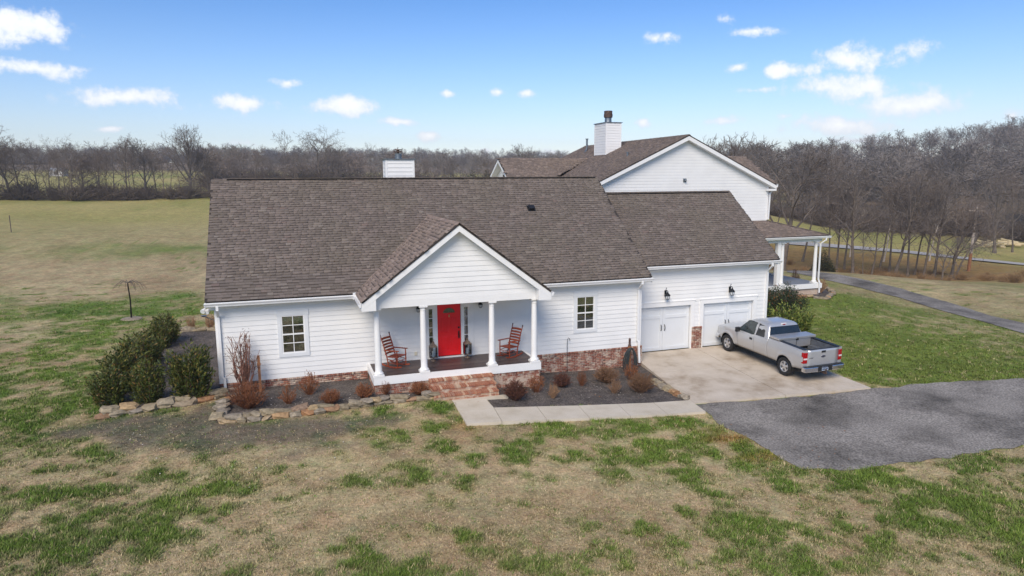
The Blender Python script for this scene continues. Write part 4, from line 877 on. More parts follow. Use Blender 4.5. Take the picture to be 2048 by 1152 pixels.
wq = MB().box(WX+.4, WY-.45, 7.55, WX+.44, WY+.1, 8.35).build('window', M['trim'], rear)
for k in (0, 1):
    for j in (0, 1): MB().box(WX+.39, WY-.39+k*.24, 7.62+j*.36, WX+.398, WY-.19+k*.24, 7.93+j*.36).build('pane', mat('dark_pane', rgb(40, 44, 50), .1), wq)
# right wing
RWY, RWZ, RWX = 21.2, 9.3, 37.7; rwv = Vector((0, 3.8, 2.1))
roof_slope('rear', rear, 'roof_slope', (RPX, RWY-3.8, RWZ-2.1), (1, 0, 0), rwv, RWX-RPX, rwv.length, seed=25, e=.15, poly=[(6.6, 0), (RWX-RPX, 0), (RWX-RPX, rwv.length), ((RPZ-RWZ)/RP-.1, rwv.length)])
roof_slope('rear', rear, 'roof_slope', (RWX, RWY+3.8, RWZ-2.1), (-1, 0, 0), (0, -3.8, 2.1), RWX-RPX-2, rwv.length, seed=26, sh=False)
MB().prism([(RXR, RWY-3.4, 0), (RWX-.4, RWY-3.4, 0), (RWX-.4, RWY-3.4, RWZ-2.1), (RXR, RWY-3.4, RWZ-2.1)], (0, 6.8, 0)).build('wing_wall', M['siding'], rear)
gutter(rear, (RXR+.4, RWY-3.8, RWZ-2.3), (RWX+.1, RWY-3.8, RWZ-2.3), (0, -1, 0))
# chimney, pipes and lamp
c, p = chimney(rear, 24.4, 25.62, 19.2, 21.1, 8.6, 11.53, 0)
MB().lathe([(.27, 0), (.25, .05), (.24, .35)], 18, (p[0]-.08, p[1]-.2, p[2])).build('flue', M['zinc'], c, 30)
MB().lathe([(.26, .35), (.31, .38), (.32, .6), (.29, .62), (.3, .82), (.26, .84)], 18, (p[0]-.08, p[1]-.2, p[2])).build('flue_cap', M['rust'], c, 30)
MB().tube([(25.2, 24.6, 9.55), (25.45, 24.8, 9.85), (25.5, 24.8, 10.0), (25.5, 24.8, 10.7)], .075, 10).lathe([(.12, 0), (.12, .05)], 10, (25.5, 24.8, 10.68)).build('vent_pipe', M['zinc'], rear)
MB().lathe([(.07, -.1), (.07, .2), (.1, .2), (.1, .26)], 10, (23.94, 15.0, 9.07)).build('vent_pipe', M['zinc'], rear)
lp = MB().box(26.5, RY-.06, 7.38, 26.72, RY-.02, 7.6); lp.lathe([(.05, 0), (.08, .05), (.07, .1)], 10, (26.61, RY-.12, 7.43)); lp.build('flood_lamp', M['zinc'], rear)
# wrap-round porch on the right
EY, EZ, CX = 9.6, 3.97, 35.65; wz = 4.8
pv = Vector((0, RY-EY, wz-EZ))
roof_slope('rear', rear, 'porch_roof', (24.8, EY, EZ), (1, 0, 0), pv, CX-24.8, pv.length, seed=27, e=.15, poly=[(0, 0), (CX-24.8, 0), (RXR-24.8, pv.length), (0, pv.length)])
pv2 = Vector((RXR-CX, 0, wz-EZ)); 
roof_slope('rear', rear, 'porch_roof', (CX, EY, EZ), (0, 1, 0), pv2, 9, pv2.length, seed=28, e=.15, poly=[(0, 0), (9, 0), (9, pv2.length), (RY-EY, pv2.length)])
mb = MB(); a, b = Vector((CX, EY, EZ+.015)), Vector((RXR, RY, wz+.015))
for i in range(14): mb.obox(a.lerp(b, (i+.5)/14)+Vector((0, 0, .012)), (b-a)/27, Vector((.08, .085, 0)), Vector((0, 0, .012)))
mb.build('hip_cap', M['shingle'], rear)
gutter(rear, (24.8, EY+.004, EZ-.19), (CX+.14, EY+.004, EZ-.19), (0, -1, 0)); gutter(rear, (CX-.004, EY, EZ-.19), (CX-.004, EY+9, EZ-.19), (1, 0, 0))
MB().box(25, EY+.25, EZ-.42, CX-.3, EY+.5, EZ-.17).box(CX-.55, EY+.5, EZ-.421, CX-.3, EY+9, EZ-.17).build('porch_beam', M['trim'], rear)
MB().box(25, EY+.1, EZ-.17, CX-.1, RY, EZ-.14).box(RXR, RY, EZ-.171, CX-.1, RY+6, EZ-.141).build('porch_ceiling', M['trim'], rear)
pd_ = MB().box(29, EY+.2, .78, CX-.25, RY, .84).box(RXR, RY, .779, CX-.25, RY+6, .839).build('porch_deck', mat('grey_deck', rgb(122, 126, 134), .6, noise=.1), rear)
MB().box(29, EY+.13, .52, CX-.18, EY+.2, .83).box(CX-.25, EY+.2, .521, CX-.18, RY+6, .829).build('rim_board', M['trim'], pd_)
MB().box(29, EY+.24, -.3, CX-.3, EY+.34, .52).box(CX-.4, EY+.34, -.3, CX-.3, RY+6, .52).build('foundation', M['brick'], rear)
lathe_col(rear, 35.0, EY+.37, .84, EZ-.42); lathe_col(rear, 32.4, EY+.37, .84, EZ-.42)
MB().box(31.95, EY+.25, .84, 32.2, EY+.5, EZ-.42).build('half_column', M['trim'], rear)
lathe_col(rear, 35.1, EY+4.2, .84, EZ-.42)
downspout(rear, [(35.4, EY-.06, 3.8), (35.38, EY-.06, 3.65), (35.17, EY+.16, 3.4), (35.17, EY+.16, 1.1), (35.2, EY+.06, .85), (35.2, EY+.06, .25)])
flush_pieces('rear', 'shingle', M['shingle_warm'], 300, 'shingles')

# ------------------------------------------------------------------ pickup truck
M['paint'] = mat('silver_paint', (.56, .565, .57, 1), .32, .5, noise=.03, scale=2, spec=.6)
_p = M['paint'].node_tree.nodes['Principled BSDF']; _p.inputs['Coat Weight'].default_value = .6; _p.inputs['Coat Roughness'].default_value = .08
M['chrome'] = mat('chrome', (.72, .73, .75, 1), .16, 1, noise=.05, scale=5)
M['alloy'] = mat('alloy_wheel', (.66, .67, .69, 1), .3, .8, noise=.05)
M['tyre'] = mat('tyre_rubber', rgb(34, 34, 35), .85, noise=.25, scale=12, bump=.3, bscale=50)
M['car_glass'] = glass_mat('tinted_glass', (.10, .12, .12, 1), .06)
M['car_glass_light'] = glass_mat('light_glass', (.42, .5, .48, 1), .10)
M['red_lens'] = mat('red_lens', (.36, .004, .006, 1), .2, noise=.1, scale=20); M['white_lens'] = mat('white_lens', (.7, .66, .64, 1), .15, noise=.08, scale=30)
M['diamond'] = mat('aluminium_plate', (.62, .61, .60, 1), .42, .75, noise=.08, scale=30, bump=.2, bscale=90)
M['bedliner'] = mat('bed_floor', rgb(96, 99, 103), .6, .2, noise=.25, scale=6)
M['seat_cloth'] = mat('seat_cloth', rgb(78, 76, 74), .9, noise=.1)
M['blue_badge'] = mat('blue_badge', rgb(22, 30, 62), .25, noise=.1)
fA, fB = at(1461, 705, z=-.25), at(1567, 751, z=-.40)
hd_ = Vector((fA.x-fB.x, fA.y-fB.y)).normalized(); TH = math.atan2(-hd_.x, hd_.y)
right = Vector((hd_.y, -hd_.x)); cxy = fB.xy+right*.93
truck = thing('pickup_truck', 'silver extended-cab pickup truck parked nose-in at the right garage door', 'pickup truck', (cxy.x, cxy.y, float(z_apron(0, cxy.y))+.002))
truck.rotation_euler = (math.atan(.042), 0, TH)
WR, WBS = .385, 3.68
def halfw(y, z):
    w = float(np.interp(z, [.45, .52, .70, .72, .95, 1.08, 1.2, 1.34], [.90, .94, .965, .985, 1.0, .995, .972, .935]))
    if y > 3.75: w -= .15*((y-3.75)/.8)**2
    if y < -.75: w -= .02*((-.75-y)/.27)**2
    for yc in (0, WBS):
        rr = math.hypot(y-yc, z-.40); w += .03*math.exp(-((rr-.49)/.06)**2)*(1 if z > .4 else .6)
    return w
def zlow(y):
    s = .47 if -.9 < y else .56
    s = float(np.interp(y, [-1.1, -.5, 3.1, 4.5], [.60, .50, .46, .50]))
    for yc in (0, WBS):
        d = abs(y-yc)
        if d < .465: s = max(s, .40+math.sqrt(.465**2-d*d)*.99)
    return s
def ztop(y): return float(np.interp(y, [-1.1, 1.035, 1.045, 1.9, 2.0, 3.0, 3.2, 4.0, 4.35, 4.5], [1.33, 1.345, 1.27, 1.25, 1.215, 1.20, 1.215, 1.15, 1.07, .98]))
def side_panel(name, y0, y1, sx, nz=9):
    ys = sorted(set([y0, y1]+list(np.arange(math.ceil(y0/.06)*.06, y1, .06))+[q for yc in (0, WBS) for q in (yc-.466, yc+.466, yc-.45, yc+.45) if y0 < q < y1]))
    ys = [q for i, q in enumerate(ys) if i == 0 or q-ys[i-1] > .003]; mb = MB(); P = []
    for y in ys:
        a, b = zlow(y), ztop(min(max(y, y0+.001), y1-.001))
        for k in range(nz): z = a+(b-a)*k/(nz-1); P.append((sx*halfw(y, z), y, z))
    F = []
    for i in range(len(ys)-1):
        for k in range(nz-1):
            q = (i*nz+k, (i+1)*nz+k, (i+1)*nz+k+1, i*nz+k+1); F.append(q if sx > 0 else q[::-1])
    mb.add(P, F); o = mb.build(name, M['paint'], truck, 35)
    m = o.modifiers.new('thick', 'SOLIDIFY'); m.thickness = .03; m.offset = -1; return o
for sx in (-1, 1):
    side_panel('bed_side', -1.01, 1.03, sx); side_panel('rear_door', 1.055, 1.892, sx); d = side_panel('front_door', 1.908, 2.982, sx); side_panel('fender', 2.998, 4.5, sx)
    MB().obox((sx*1.0, 2.06, 1.03), (.016, 0, 0), (0, .075, 0), (0, 0, .045)).build('handle', M['black_plastic'], d)
    # mirror
    mi = MB().obox((sx*1.12, 2.82, 1.26), (.11, .01, 0), (0, .06, 0), (0, 0, .105)).obox((sx*.98, 2.84, 1.24), (.07, 0, 0), (0, .025, 0), (0, 0, .03)).build('mirror', M['black_plastic'], truck); bevel(mi, .03, 2)
    # wheel wells
    for yc in (0, WBS):
        arc = [(sx*.95, yc+.46*math.cos(a), .40+.46*math.sin(a)) for a in np.linspace(-.25, math.pi+.25, 15)]; w = MB(); n = len(arc)
        w.add(arc+[(sx*.55, y, z) for _, y, z in arc], [(i, i+1, i+1+n, i+n) for i in range(n-1)]+[tuple(range(n, 2*n))]); w.build('wheel_well', M['black_plastic'], truck)
# hood, nose
mb = MB(); P = []; ny, nx = 10, 13
for j in range(ny):
    y = 3.0+1.5*j/(ny-1)
    for i in range(nx):
        s = -1+2*i/(nx-1); zt_ = ztop(y); P.append((s*halfw(y, zt_)*.992, y-.05*s*s*(j/(ny-1)), zt_+.075*(1-abs(s)**3.5)-.004))
mb.add(P, [(j*nx+i, j*nx+i+1, (j+1)*nx+i+1, (j+1)*nx+i) for j in range(ny-1) for i in range(nx-1)]); mb.build('hood', M['paint'], truck, 50)
bevel(MB().box(-.8, 4.38, .62, .8, 4.52, 1.0).build('grille', M['chrome'], truck), .03, 2)
for sx in (-1, 1): bevel(MB().box(min(sx*.55, sx*.84), 4.36, .78, max(sx*.55, sx*.84), 4.49, 1.03).build('headlight', M['white_lens'], truck), .03, 2)
bevel(MB().box(-.9, 4.4, .44, .9, 4.62, .64).build('front_bumper', M['chrome'], truck), .05, 3)
# under-body
MB().box(-.8, -.95, .38, .8, 4.3, .55).build('chassis', M['black_plastic'], truck)
MB().box(-.88, .95, .5, .88, 3.12, 1.19).build('dark_gap_box', M['black_plastic'], truck)  # dark box added inside so the gaps between doors look shaded
# cab upper: belt ring and roof ring, bulged between
def ring(y0, y1, hw0, hw1, z0, z1, n=8, rc_=.1):
    P = []
    for (cx_, cy_, sx, sy, hw, z) in ((1, y0, 1, -1, hw0, z0), (1, y1, 1, 1, hw1, z1), (-1, y1, -1, 1, hw1, z1), (-1, y0, -1, -1, hw0, z0)):
        a0 = {(1, -1): -90, (1, 1): 0, (-1, 1): 90, (-1, -1): 180}[(sx, sy)]
        for k in range(n):
            a = R(a0+90*k/(n-1)); P.append((sx*(hw-rc_)+rc_*math.cos(a), (cy_-sy*rc_)+rc_*math.sin(a), z))
    return P
levels = [(1.06, 3.18, .935, .93, 1.235, 1.20, .06), (1.09, 3.0, .90, .885, 1.34, 1.32, .08), (1.19, 2.62, .80, .78, 1.66, 1.64, .1), (1.25, 2.44, .745, .72, 1.775, 1.765, .12), (1.30, 2.34, .68, .66, 1.825, 1.82, .14), (1.45, 2.18, .5, .48, 1.862, 1.86, .16), (1.65, 1.98, .22, .22, 1.874, 1.873, .1)]
mb = MB(); rings = [ring(a, b, c_, d_, e_, f_, 8, g_) for a, b, c_, d_, e_, f_, g_ in levels]; n = len(rings[0])
mb.add([q for r_ in rings for q in r_], [(k*n+i, k*n+(i+1) % n, (k+1)*n+(i+1) % n, (k+1)*n+i) for k in range(len(rings)-1) for i in range(n)]+[tuple(range((len(rings)-1)*n, len(rings)*n))])
mb.build('cab_roof', M['paint'], truck, 60)
def side_x(z): return float(np.interp(z, [1.22, 1.33, 1.65, 1.77], [.935, .893, .79, .733]))
def glass(name, pts, m, off=.006, seal=.02):     # pts (y, z) on the side of the cab, for both sides
    for sx in (-1, 1):
        c = Vector((sum(q[0] for q in pts)/len(pts), sum(q[1] for q in pts)/len(pts)))
        def P(q, d): return (sx*(side_x(q[1])+d), q[0], q[1])
        big = [c+(Vector(q)-c)*(1+seal/(Vector(q)-c).length) for q in pts]
        f = MB().prism([P(q, off) for q in big] if sx > 0 else [P(q, off) for q in big][::-1], (-sx*.02, 0, 0)).build('window_seal', M['black_plastic'], truck)
        MB().prism([P(q, off+.004) for q in pts] if sx > 0 else [P(q, off+.004) for q in pts][::-1], (sx*.001, 0, 0)).build(name, m, truck)
M['dark_glass'] = mat('dark_glass', rgb(24, 28, 31), .06, noise=.3, scale=3, spec=.8); M['mid_glass'] = mat('grey_glass', rgb(66, 78, 78), .06, noise=.5, scale=2.5, spec=.8, c2=rgb(26, 32, 33))
glass('side_window', [(1.97, 1.235), (3.0, 1.225), (2.86, 1.36), (2.52, 1.70), (2.36, 1.73), (1.97, 1.73)], M['mid_glass'])
glass('quarter_window', [(1.33, 1.25), (1.84, 1.245), (1.84, 1.725), (1.46, 1.715), (1.40, 1.66)], M['dark_glass'])
# back window and windscreen
def back_y(z): return float(np.interp(z, [1.235, 1.34, 1.66, 1.775], [1.06, 1.09, 1.19, 1.25]))
bw = [(-.80, 1.36), (.80, 1.36), (.72, 1.70), (-.72, 1.70)]
MB().prism([(x*1.03, back_y(z)-.006, z+(.02 if z > 1.5 else -.02)) for x, z in bw], (0, .02, 0)).build('window_seal', M['black_plastic'], truck)
MB().prism([(x, back_y(z)-.012, z) for x, z in bw], (0, .004, 0)).build('rear_window', M['dark_glass'], truck)
def fy(z): return float(np.interp(z, [1.2, 1.32, 1.64, 1.765], [3.18, 3.0, 2.62, 2.44]))
MB().prism([(x, fy(z)+.01, z) for x, z in ((.82, 1.24), (-.82, 1.24), (-.66, 1.73), (.66, 1.73))], (0, -.004, 0)).build('windscreen', M['dark_glass'], truck)
bl = MB().obox((0, 1.262, 1.80), (.13, 0, 0), (0, .03, .012), (0, -.008, .022)).build('brake_light', M['white_lens'], truck); MB().obox((0, 1.25, 1.795), (.055, 0, 0), (0, .03, .012), (0, -.008, .021)).build('lens', M['red_lens'], bl)
# load bed
bed = MB(); bx, y0, y1, zf, zt_ = .76, -.95, .99, .84, 1.335
bed.box(-.93, y0, zf-.03, .93, y1, zf).box(-.93, y1-.03, zf, .93, y1+.03, zt_-.004)
for sx in (-1, 1): bed.box(min(sx*bx, sx*(bx+.03)), y0, zf, max(sx*bx, sx*(bx+.03)), y1-.03, zt_-.03)
bed.build('load_bed', M['bedliner'], truck)
for k in range(7): MB().box(-.7+k*.21, y0, zf, -.62+k*.21, y1-.03, zf+.015).build('bed_rib', M['bedliner'], truck)
for sx in (-1, 1):
    MB().box(min(sx*.74, sx*.55), -.36, zf, max(sx*.74, sx*.55), .36, zf+.22).build('wheel_box', M['bedliner'], truck)
    mb = MB(); mb.prism([(sx*.745, -1.0, 1.333), (sx*.937, -1.0, 1.333), (sx*.937, 1.03, 1.347), (sx*.745, 1.03, 1.347)], (0, 0, .016)); mb.build('rail_cap', M['black_plastic'], truck)
# tailgate
tg = MB(); P = []; nx, nz = 9, 8
for k in range(nz):
    z = .60+.735*k/(nz-1)
    for i in range(nx): s = -1+2*i/(nx-1); P.append((s*.775, -1.045-.012*(1-s*s)+(.014 if .12 < k/(nz-1) < .35 else 0)*(1-s**4)*.6, z))
tg.add(P, [(k*nx+i, k*nx+i+1, (k+1)*nx+i+1, (k+1)*nx+i) for k in range(nz-1) for i in range(nx-1)]); tgo = tg.build('tailgate', M['paint'], truck, 40); sm = tgo.modifiers.new('thick', 'SOLIDIFY'); sm.thickness = .06; sm.offset = -1
MB().box(-.775, -1.055, 1.336, .775, -.98, 1.35).build('top_cap', M['black_plastic'], tgo)
bevel(MB().box(-.105, -1.068, 1.185, .105, -1.05, 1.275).build('handle', M['black_plastic'], tgo), .01)
ov = [(.115*math.cos(a), .046*math.sin(a)) for a in np.linspace(0, 2*math.pi, 25)[:-1]]
MB().prism([(x, -1.062, 1.035+z) for x, z in ov], (0, -.006, 0)).build('emblem_rim', M['chrome'], tgo); MB().prism([(x*.9, -1.069, 1.035+z*.86) for x, z in ov], (0, -.003, 0)).build('emblem', M['blue_badge'], tgo)
def word(name, body, size, M4, m, parent, depth=.002):
    cu = bpy.data.curves.new(name, 'FONT'); cu.body = body; cu.size = size; cu.extrude = depth; cu.align_x = 'CENTER'; cu.align_y = 'CENTER'; cu.shear = .2
    t = bpy.data.objects.new(name, cu); me = bpy.data.meshes.new_from_object(t); bpy.data.objects.remove(t); o = obj(name, me, m, parent); o.matrix_basis = M4; return o
upr = Matrix(((1, 0, 0, 0), (0, 0, -1, 0), (0, 1, 0, 0), (0, 0, 0, 1)))
word('lettering', 'Ford', .075, Matrix.Translation((0, -1.0745, 1.035)) @ upr, M['chrome'], tgo)
word('badge_lettering', 'F-150', .075, Matrix.Translation((-.60, -1.053, 1.0)) @ upr, M['black_plastic'], tgo, .004)
# lamps
for sx in (-1, 1):
    l = MB().prism([(sx*.785, -1.055, .80), (sx*.975, -1.035, .80), (sx*.985, -.92, .80), (sx*.785, -.92, .80)], (0, 0, .44)).build('tail_light', M['red_lens'], truck); bevel(l, .015, 2)
    MB().prism([(sx*.80, -1.064, .955), (sx*.968, -1.048, .955), (sx*.968, -1.03, .955), (sx*.80, -1.03, .955)], (0, 0, .06)).build('reverse_lens', M['white_lens'], l)
    MB().prism([(sx*.785, -1.05, .60), (sx*.965, -1.03, .60), (sx*.965, -.98, .60), (sx*.785, -.98, .60)], (0, 0, .198)).build('corner_panel', M['paint'], truck)
    MB().prism([(sx*.785, -1.045, 1.242), (sx*.95, -1.025, 1.242), (sx*.95, -.98, 1.242), (sx*.785, -.98, 1.242)], (0, 0, .095)).build('corner_panel', M['paint'], truck)
# rear bumper with plate
rb_ = MB().box(-.38, -1.19, .44, .38, -1.05, .5)
for x0, x1, yb in ((-1.0, -.36, -1.24), (.36, 1.0, -1.24)): 
    xo = x0 if x0 < 0 else x1
    xi = x1 if x0 < 0 else x0
    rb_.prism([(xi, yb, .47), (xo*.97, yb+.03, .47), (xo, yb+.12, .47), (xo*.99, -.98, .47), (xi, -1.06, .47)] if x0 > 0 else [(xi, yb, .47), (xi, -1.06, .47), (xo*.99, -.98, .47), (xo, yb+.12, .47), (xo*.97, yb+.03, .47)], (0, 0, .2))
bo = rb_.build('rear_bumper', M['chrome'], truck); bevel(bo, .025, 2)
MB().box(-.97, -1.215, .668, .97, -1.04, .69).build('step_pad', M['black_plastic'], bo)
MB().box(-.36, -1.2, .46, .36, -1.06, .665).build('plate_recess', M['black_plastic'], bo)
pl_ = MB().box(-.155, -1.222, .49, .155, -1.204, .645).build('number_plate', mat('plate_print', rgb(196, 206, 216), .5, noise=.2, scale=14, c2=rgb(120, 146, 178)), bo)
MB().box(-.155, -1.2235, .61, .155, -1.2225, .645).build('plate_band', M['blue_badge'], pl_)
for k, (x, w) in enumerate(((-.12, .03), (-.075, .034), (-.03, .03), (.03, .034), (.075, .03), (.118, .03))): MB().box(x-w/2, -1.2245, .52+.004*(k % 2), x+w/2, -1.2225, .585).build('plate_character', M['blue_badge'], pl_)
MB().box(-.04, -1.3, .36, .04, -1.0, .44).lathe([(.02, 0), (.02, .06), (.035, .08), (.03, .11), (.01, .125)], 10, (0, -1.27, .44)).build('tow_hitch', M['rust'], truck)
# wheels
def wheel(x, y, sx):
    w = thing('wheel', '', ''); del w['label'], w['category']; w.parent = truck; w.location = (x, y, WR); w.rotation_euler = (0, math.pi/2*sx, 0)
    t = MB(); prof = [(.235, -.10), (.26, -.118), (.31, -.128), (.355, -.122), (.378, -.10), (.385, -.06), (.386, 0), (.385, .06), (.378, .10), (.355, .122), (.31, .128), (.26, .118), (.235, .10)]
    t.lathe(prof, 36); t.f = [f for f in t.f if len(f) == 4]; t.build('tyre', M['tyre'], w, 40)
    rr = MB(); rr.lathe([(.245, -.1), (.245, .085), (.225, .1), (.205, .09), (.2, -.05)], 36); rr.f = [f for f in rr.f if len(f) == 4]
    for k in range(5):
        for dd in (-.16, .16):
            a = 2*math.pi*k/5+dd; p0 = Vector((math.cos(a)*.05, math.sin(a)*.05, .075)); p1 = Vector((math.cos(a)*.22, math.sin(a)*.22, .06)); t_ = Vector((-math.sin(a), math.cos(a), 0))
            rr.obox((p0+p1)/2, (p1-p0)/2, t_*.026, Vector((0, 0, .018)))
    rr.lathe([(.075, .03), (.075, .085), (.05, .1), (.03, .105)], 16); rr.build('rim', M['alloy'], w, 40)
    MB().lathe([(.24, -.06), (.24, -.02)], 24).build('brake_disc', M['black_metal'], w)
    return w
for x, sx in ((-.855, -1), (.855, 1)):
    for y in (0, WBS): wheel(x, y, sx)
# tool box across the bed
tb = thing('truck_tool_box', 'silver aluminium crossover tool box across the pickup bed', 'tool box'); tb.matrix_world = truck.matrix_basis @ Matrix.Translation((0, .70, 1.365))
MB().box(-.735, -.27, -.36, .735, .24, .0).build('body', M['diamond'], tb)
for a, b in ((-.97, -.006), (.006, .97)):
    l = MB().box(a, -.31, .001, b, .27, .095).build('lid', M['diamond'], tb); bevel(l, .012, 2)
MB().box(-.05, -.325, -.05, .05, -.272, .03).build('latch', M['black_plastic'], tb)
MB().box(-.025, -.28, -.34, -.012, -.2705, -.05).build('seam', M['black_plastic'], tb)

# ------------------------------------------------------------------ rocking chairs
def rocking_chair(loc, rz, label):
    t = thing('rocking_chair', label, 'rocking chair', loc, rz, 'porch rocking chairs'); m = M['chair']
    def zr(y): return .035+.17*((y+.03)/.55)**2*.55
    for sx in (-.25, .25):
        pts = [(sx, y, zr(y)) for y in np.linspace(-.52, .40, 11)]; mb = MB()
        for a, b in zip(pts, pts[1:]):
            a, b = Vector(a), Vector(b); mb.obox((a+b)/2, (.016, 0, 0), (b-a)*.52, Vector((0, 0, .026)))
        mb.build('rocker', m, t)
        MB().tube([(sx, -.20, zr(-.2)), (sx*.99, -.27, .42), (sx*1.02, -.40, .85), (sx*1.06, -.52, 1.17)], [.021, .023, .021, .017], 8).build('back_post', m, t, 60)
        MB().lathe([(.012, 0), (.024, .02), (.024, .045), (.008, .07)], 10, (sx*1.06, -.525, 1.165)).build('finial', M['bronze'], t, 60)
        MB().tube([(sx*1.04, .22, zr(.22)), (sx*1.06, .22, .45), (sx*1.06, .21, .65)], [.021, .024, .019], 8).build('front_leg', m, t, 60)
        bevel(MB().obox((sx*1.09, -.03, .665), (.045, 0, 0), (0, .33, .012), (0, 0, .013)).build('arm', m, t), .01)
        for z in (.17, .29): MB().tube([(sx*1.02, -.24, z+.02), (sx*1.04, .22, z)], .011, 6).build('side_rung', m, t)
    for k in range(6):
        z = .50+k*.107; y = -.30-.12*(z-.42)/.43 if z < .85 else -.42-.12*(z-.85)/.32; mb = MB(); P = []
        wd = .265
        for i in range(9):
            s = -1+2*i/8; dy = -.045*(1-s*s); hgt = .034*(1+.45*(1-s*s) if k == 5 else 1)
            P += [(s*wd, y+dy, z-.034), (s*wd, y+dy-.02, z+hgt)]
        mb.add(P, [(2*i, 2*i+2, 2*i+3, 2*i+1) for i in range(8)]); o = mb.build('back_slat', m, t, 60); s_ = o.modifiers.new('thick', 'SOLIDIFY'); s_.thickness = .014
    for y, z in ((-.26, .40), (.22, .43)): MB().tube([(-.25, y, z), (.25, y, z)], .018, 6).build('seat_rail', m, t)
    for sx in (-.25, .25): MB().tube([(sx, -.26, .40), (sx, .22, .43)], .018, 6).build('seat_rail', m, t)
    for k in range(7): y = -.235+k*.07; MB().obox((0, y, .415+.0625*(y+.02)), (.245, 0, 0), (0, .03, .002), (0, 0, .008)).build('seat_slat', m, t)
    for y, z in ((.22, .16), (.22, .28), (-.24, .2)): MB().tube([(-.26, y, z), (.26, y, z)], .012, 6).build('rung', m, t)
    return t
a, b = at(771, 733, z=.78), at(801, 737.5, z=.78); d = (b-a).xy.normalized(); rz = math.atan2(-d.x, d.y)
c_ = (a+b).xy/2+Vector((-d.y, d.x))*.25
rocking_chair((c_.x, c_.y, HD+.004), rz, 'rust-red slatted rocking chair at the left end of the porch')
a, b = at(1039, 711, z=.78), at(1014, 718, z=.78); d = (b-a).xy.normalized(); rz = math.atan2(-d.x, d.y); c_ = (a+b).xy/2-Vector((-d.y, d.x))*.25
rocking_chair((c_.x, c_.y, HD+.004), rz, 'rust-red slatted rocking chair at the right end of the porch')
# ------------------------------------------------------------------ floor lanterns by the door
M['lantern'] = mat('aged_tin', rgb(128, 112, 98), .55, .5, noise=.35, scale=14); M['candle'] = mat('candle_wax', (.8, .79, .74, 1), .6, noise=.03); M['clear'] = glass_mat('lantern_glass', (.92, .94, .94, 1), .0)
def floor_lantern(x, y, label):
    t = thing('floor_lantern', label, 'lantern', (x, y, HD+.003), 0, 'candle lanterns beside the front door'); m = M['lantern']
    MB().lathe([(.10, 0), (.10, .02), (.06, .05), (.035, .08), (.035, .11), (.09, .14)], 16).build('foot', m, t, 40)
    MB().box(-.14, -.14, .14, .14, .14, .165).build('tray', m, t)
    for sx in (-1, 1):
        for sy in (-1, 1): MB().box(sx*.125-.012, sy*.125-.012, .165, sx*.125+.012, sy*.125+.012, .56).build('post', M['bronze'], t)
    for k in range(4):
        o = MB().box(-.112, -.1255, .17, .112, -.1225, .56).build('pane', M['clear'], t); o.rotation_euler = (0, 0, k*math.pi/2)
    rf = MB(); rf.box(-.145, -.145, .56, .145, .145, .58); s0, s1 = .14, .045
    rf.add([(-s0, -s0, .58), (s0, -s0, .58), (s0, s0, .58), (-s0, s0, .58), (-s1, -s1, .70), (s1, -s1, .70), (s1, s1, .70), (-s1, s1, .70)], [(0, 1, 5, 4), (1, 2, 6, 5), (2, 3, 7, 6), (3, 0, 4, 7), (4, 5, 6, 7)]); rf.build('roof', m, t)
    MB().lathe([(.045, .70), (.05, .74), (.025, .76), (.02, .79)], 12).build('chimney', m, t, 40)
    MB().tube([(.04*math.cos(a), 0, .825+.04*math.sin(a)) for a in np.linspace(0, 2*math.pi, 13)], .007, 5, False).build('ring', M['bronze'], t)
    MB().lathe([(.05, .166), (.05, .38), (.045, .39), (.0, .385)], 16).build('candle', M['candle'], t, 40)
q1, q2 = at(867, 721, z=HD+.02), at(935, 714, z=HD+.02)
floor_lantern(q1.x, q1.y, 'tin candle lantern on a foot left of the red door'); floor_lantern(q2.x, q2.y, 'tin candle lantern on a foot right of the red door')
# ------------------------------------------------------------------ wall lanterns
def wall_lantern(x, y, z, label, s=1.0):
    t = thing('wall_lantern', label, 'wall lantern', (x, y, z), 0, 'black wall lanterns'); m = M['black_metal']; t.scale = (s, s, s)
    MB().box(-.045, -.02, -.08, .045, 0, .16).build('back_plate', m, t)
    MB().tube([(0, -.02, .1), (0, -.1, .17), (0, -.17, .16), (0, -.17, .1)], .012, 6).build('arm', m, t)
    MB().tube([(0, -.04, .15), (0, -.04, .23), (0, -.07, .265), (0, -.1, .25), (0, -.09, .225)], .008, 5).build('scroll', m, t)
    MB().lathe([(.012, .13), (.03, .1), (.035, .07), (.06, .05), (.1, .0), (.11, -.015), (.11, -.035)], 12, (0, -.17, 0)).build('hood', m, t, 30)
    MB().lathe([(.088, -.035), (.082, -.12), (.055, -.18)], 6, (0, -.17, 0)).build('glass', mat('lamp_glass', (.55, .58, .6, 1), .1, noise=.1), t)
    for k in range(6): a = k*math.pi/3; MB().tube([(.094*math.cos(a), -.17+.094*math.sin(a), -.03), (.088*math.cos(a), -.17+.088*math.sin(a), -.12), (.058*math.cos(a), -.17+.058*math.sin(a), -.185)], .007, 4).build('cage_bar', m, t)
    MB().lathe([(.06, -.195), (.06, -.18)], 10, (0, -.17, 0)).build('base', m, t)
for u, v, y, lab, s in ((836, 616, -.024, 'black wall lantern left of the front door, half behind a column', .8), (960.5, 607.5, -.024, 'black wall lantern right of the front door', .8), (1333, 589, GY0-.03, 'black carriage lantern above the left garage door', 1.15), (1462, 581, GY0-.03, 'black carriage lantern above the right garage door', 1.15)):
    q = at(u, v, y=y-.1); wall_lantern(q.x, y, q.z, lab, s)
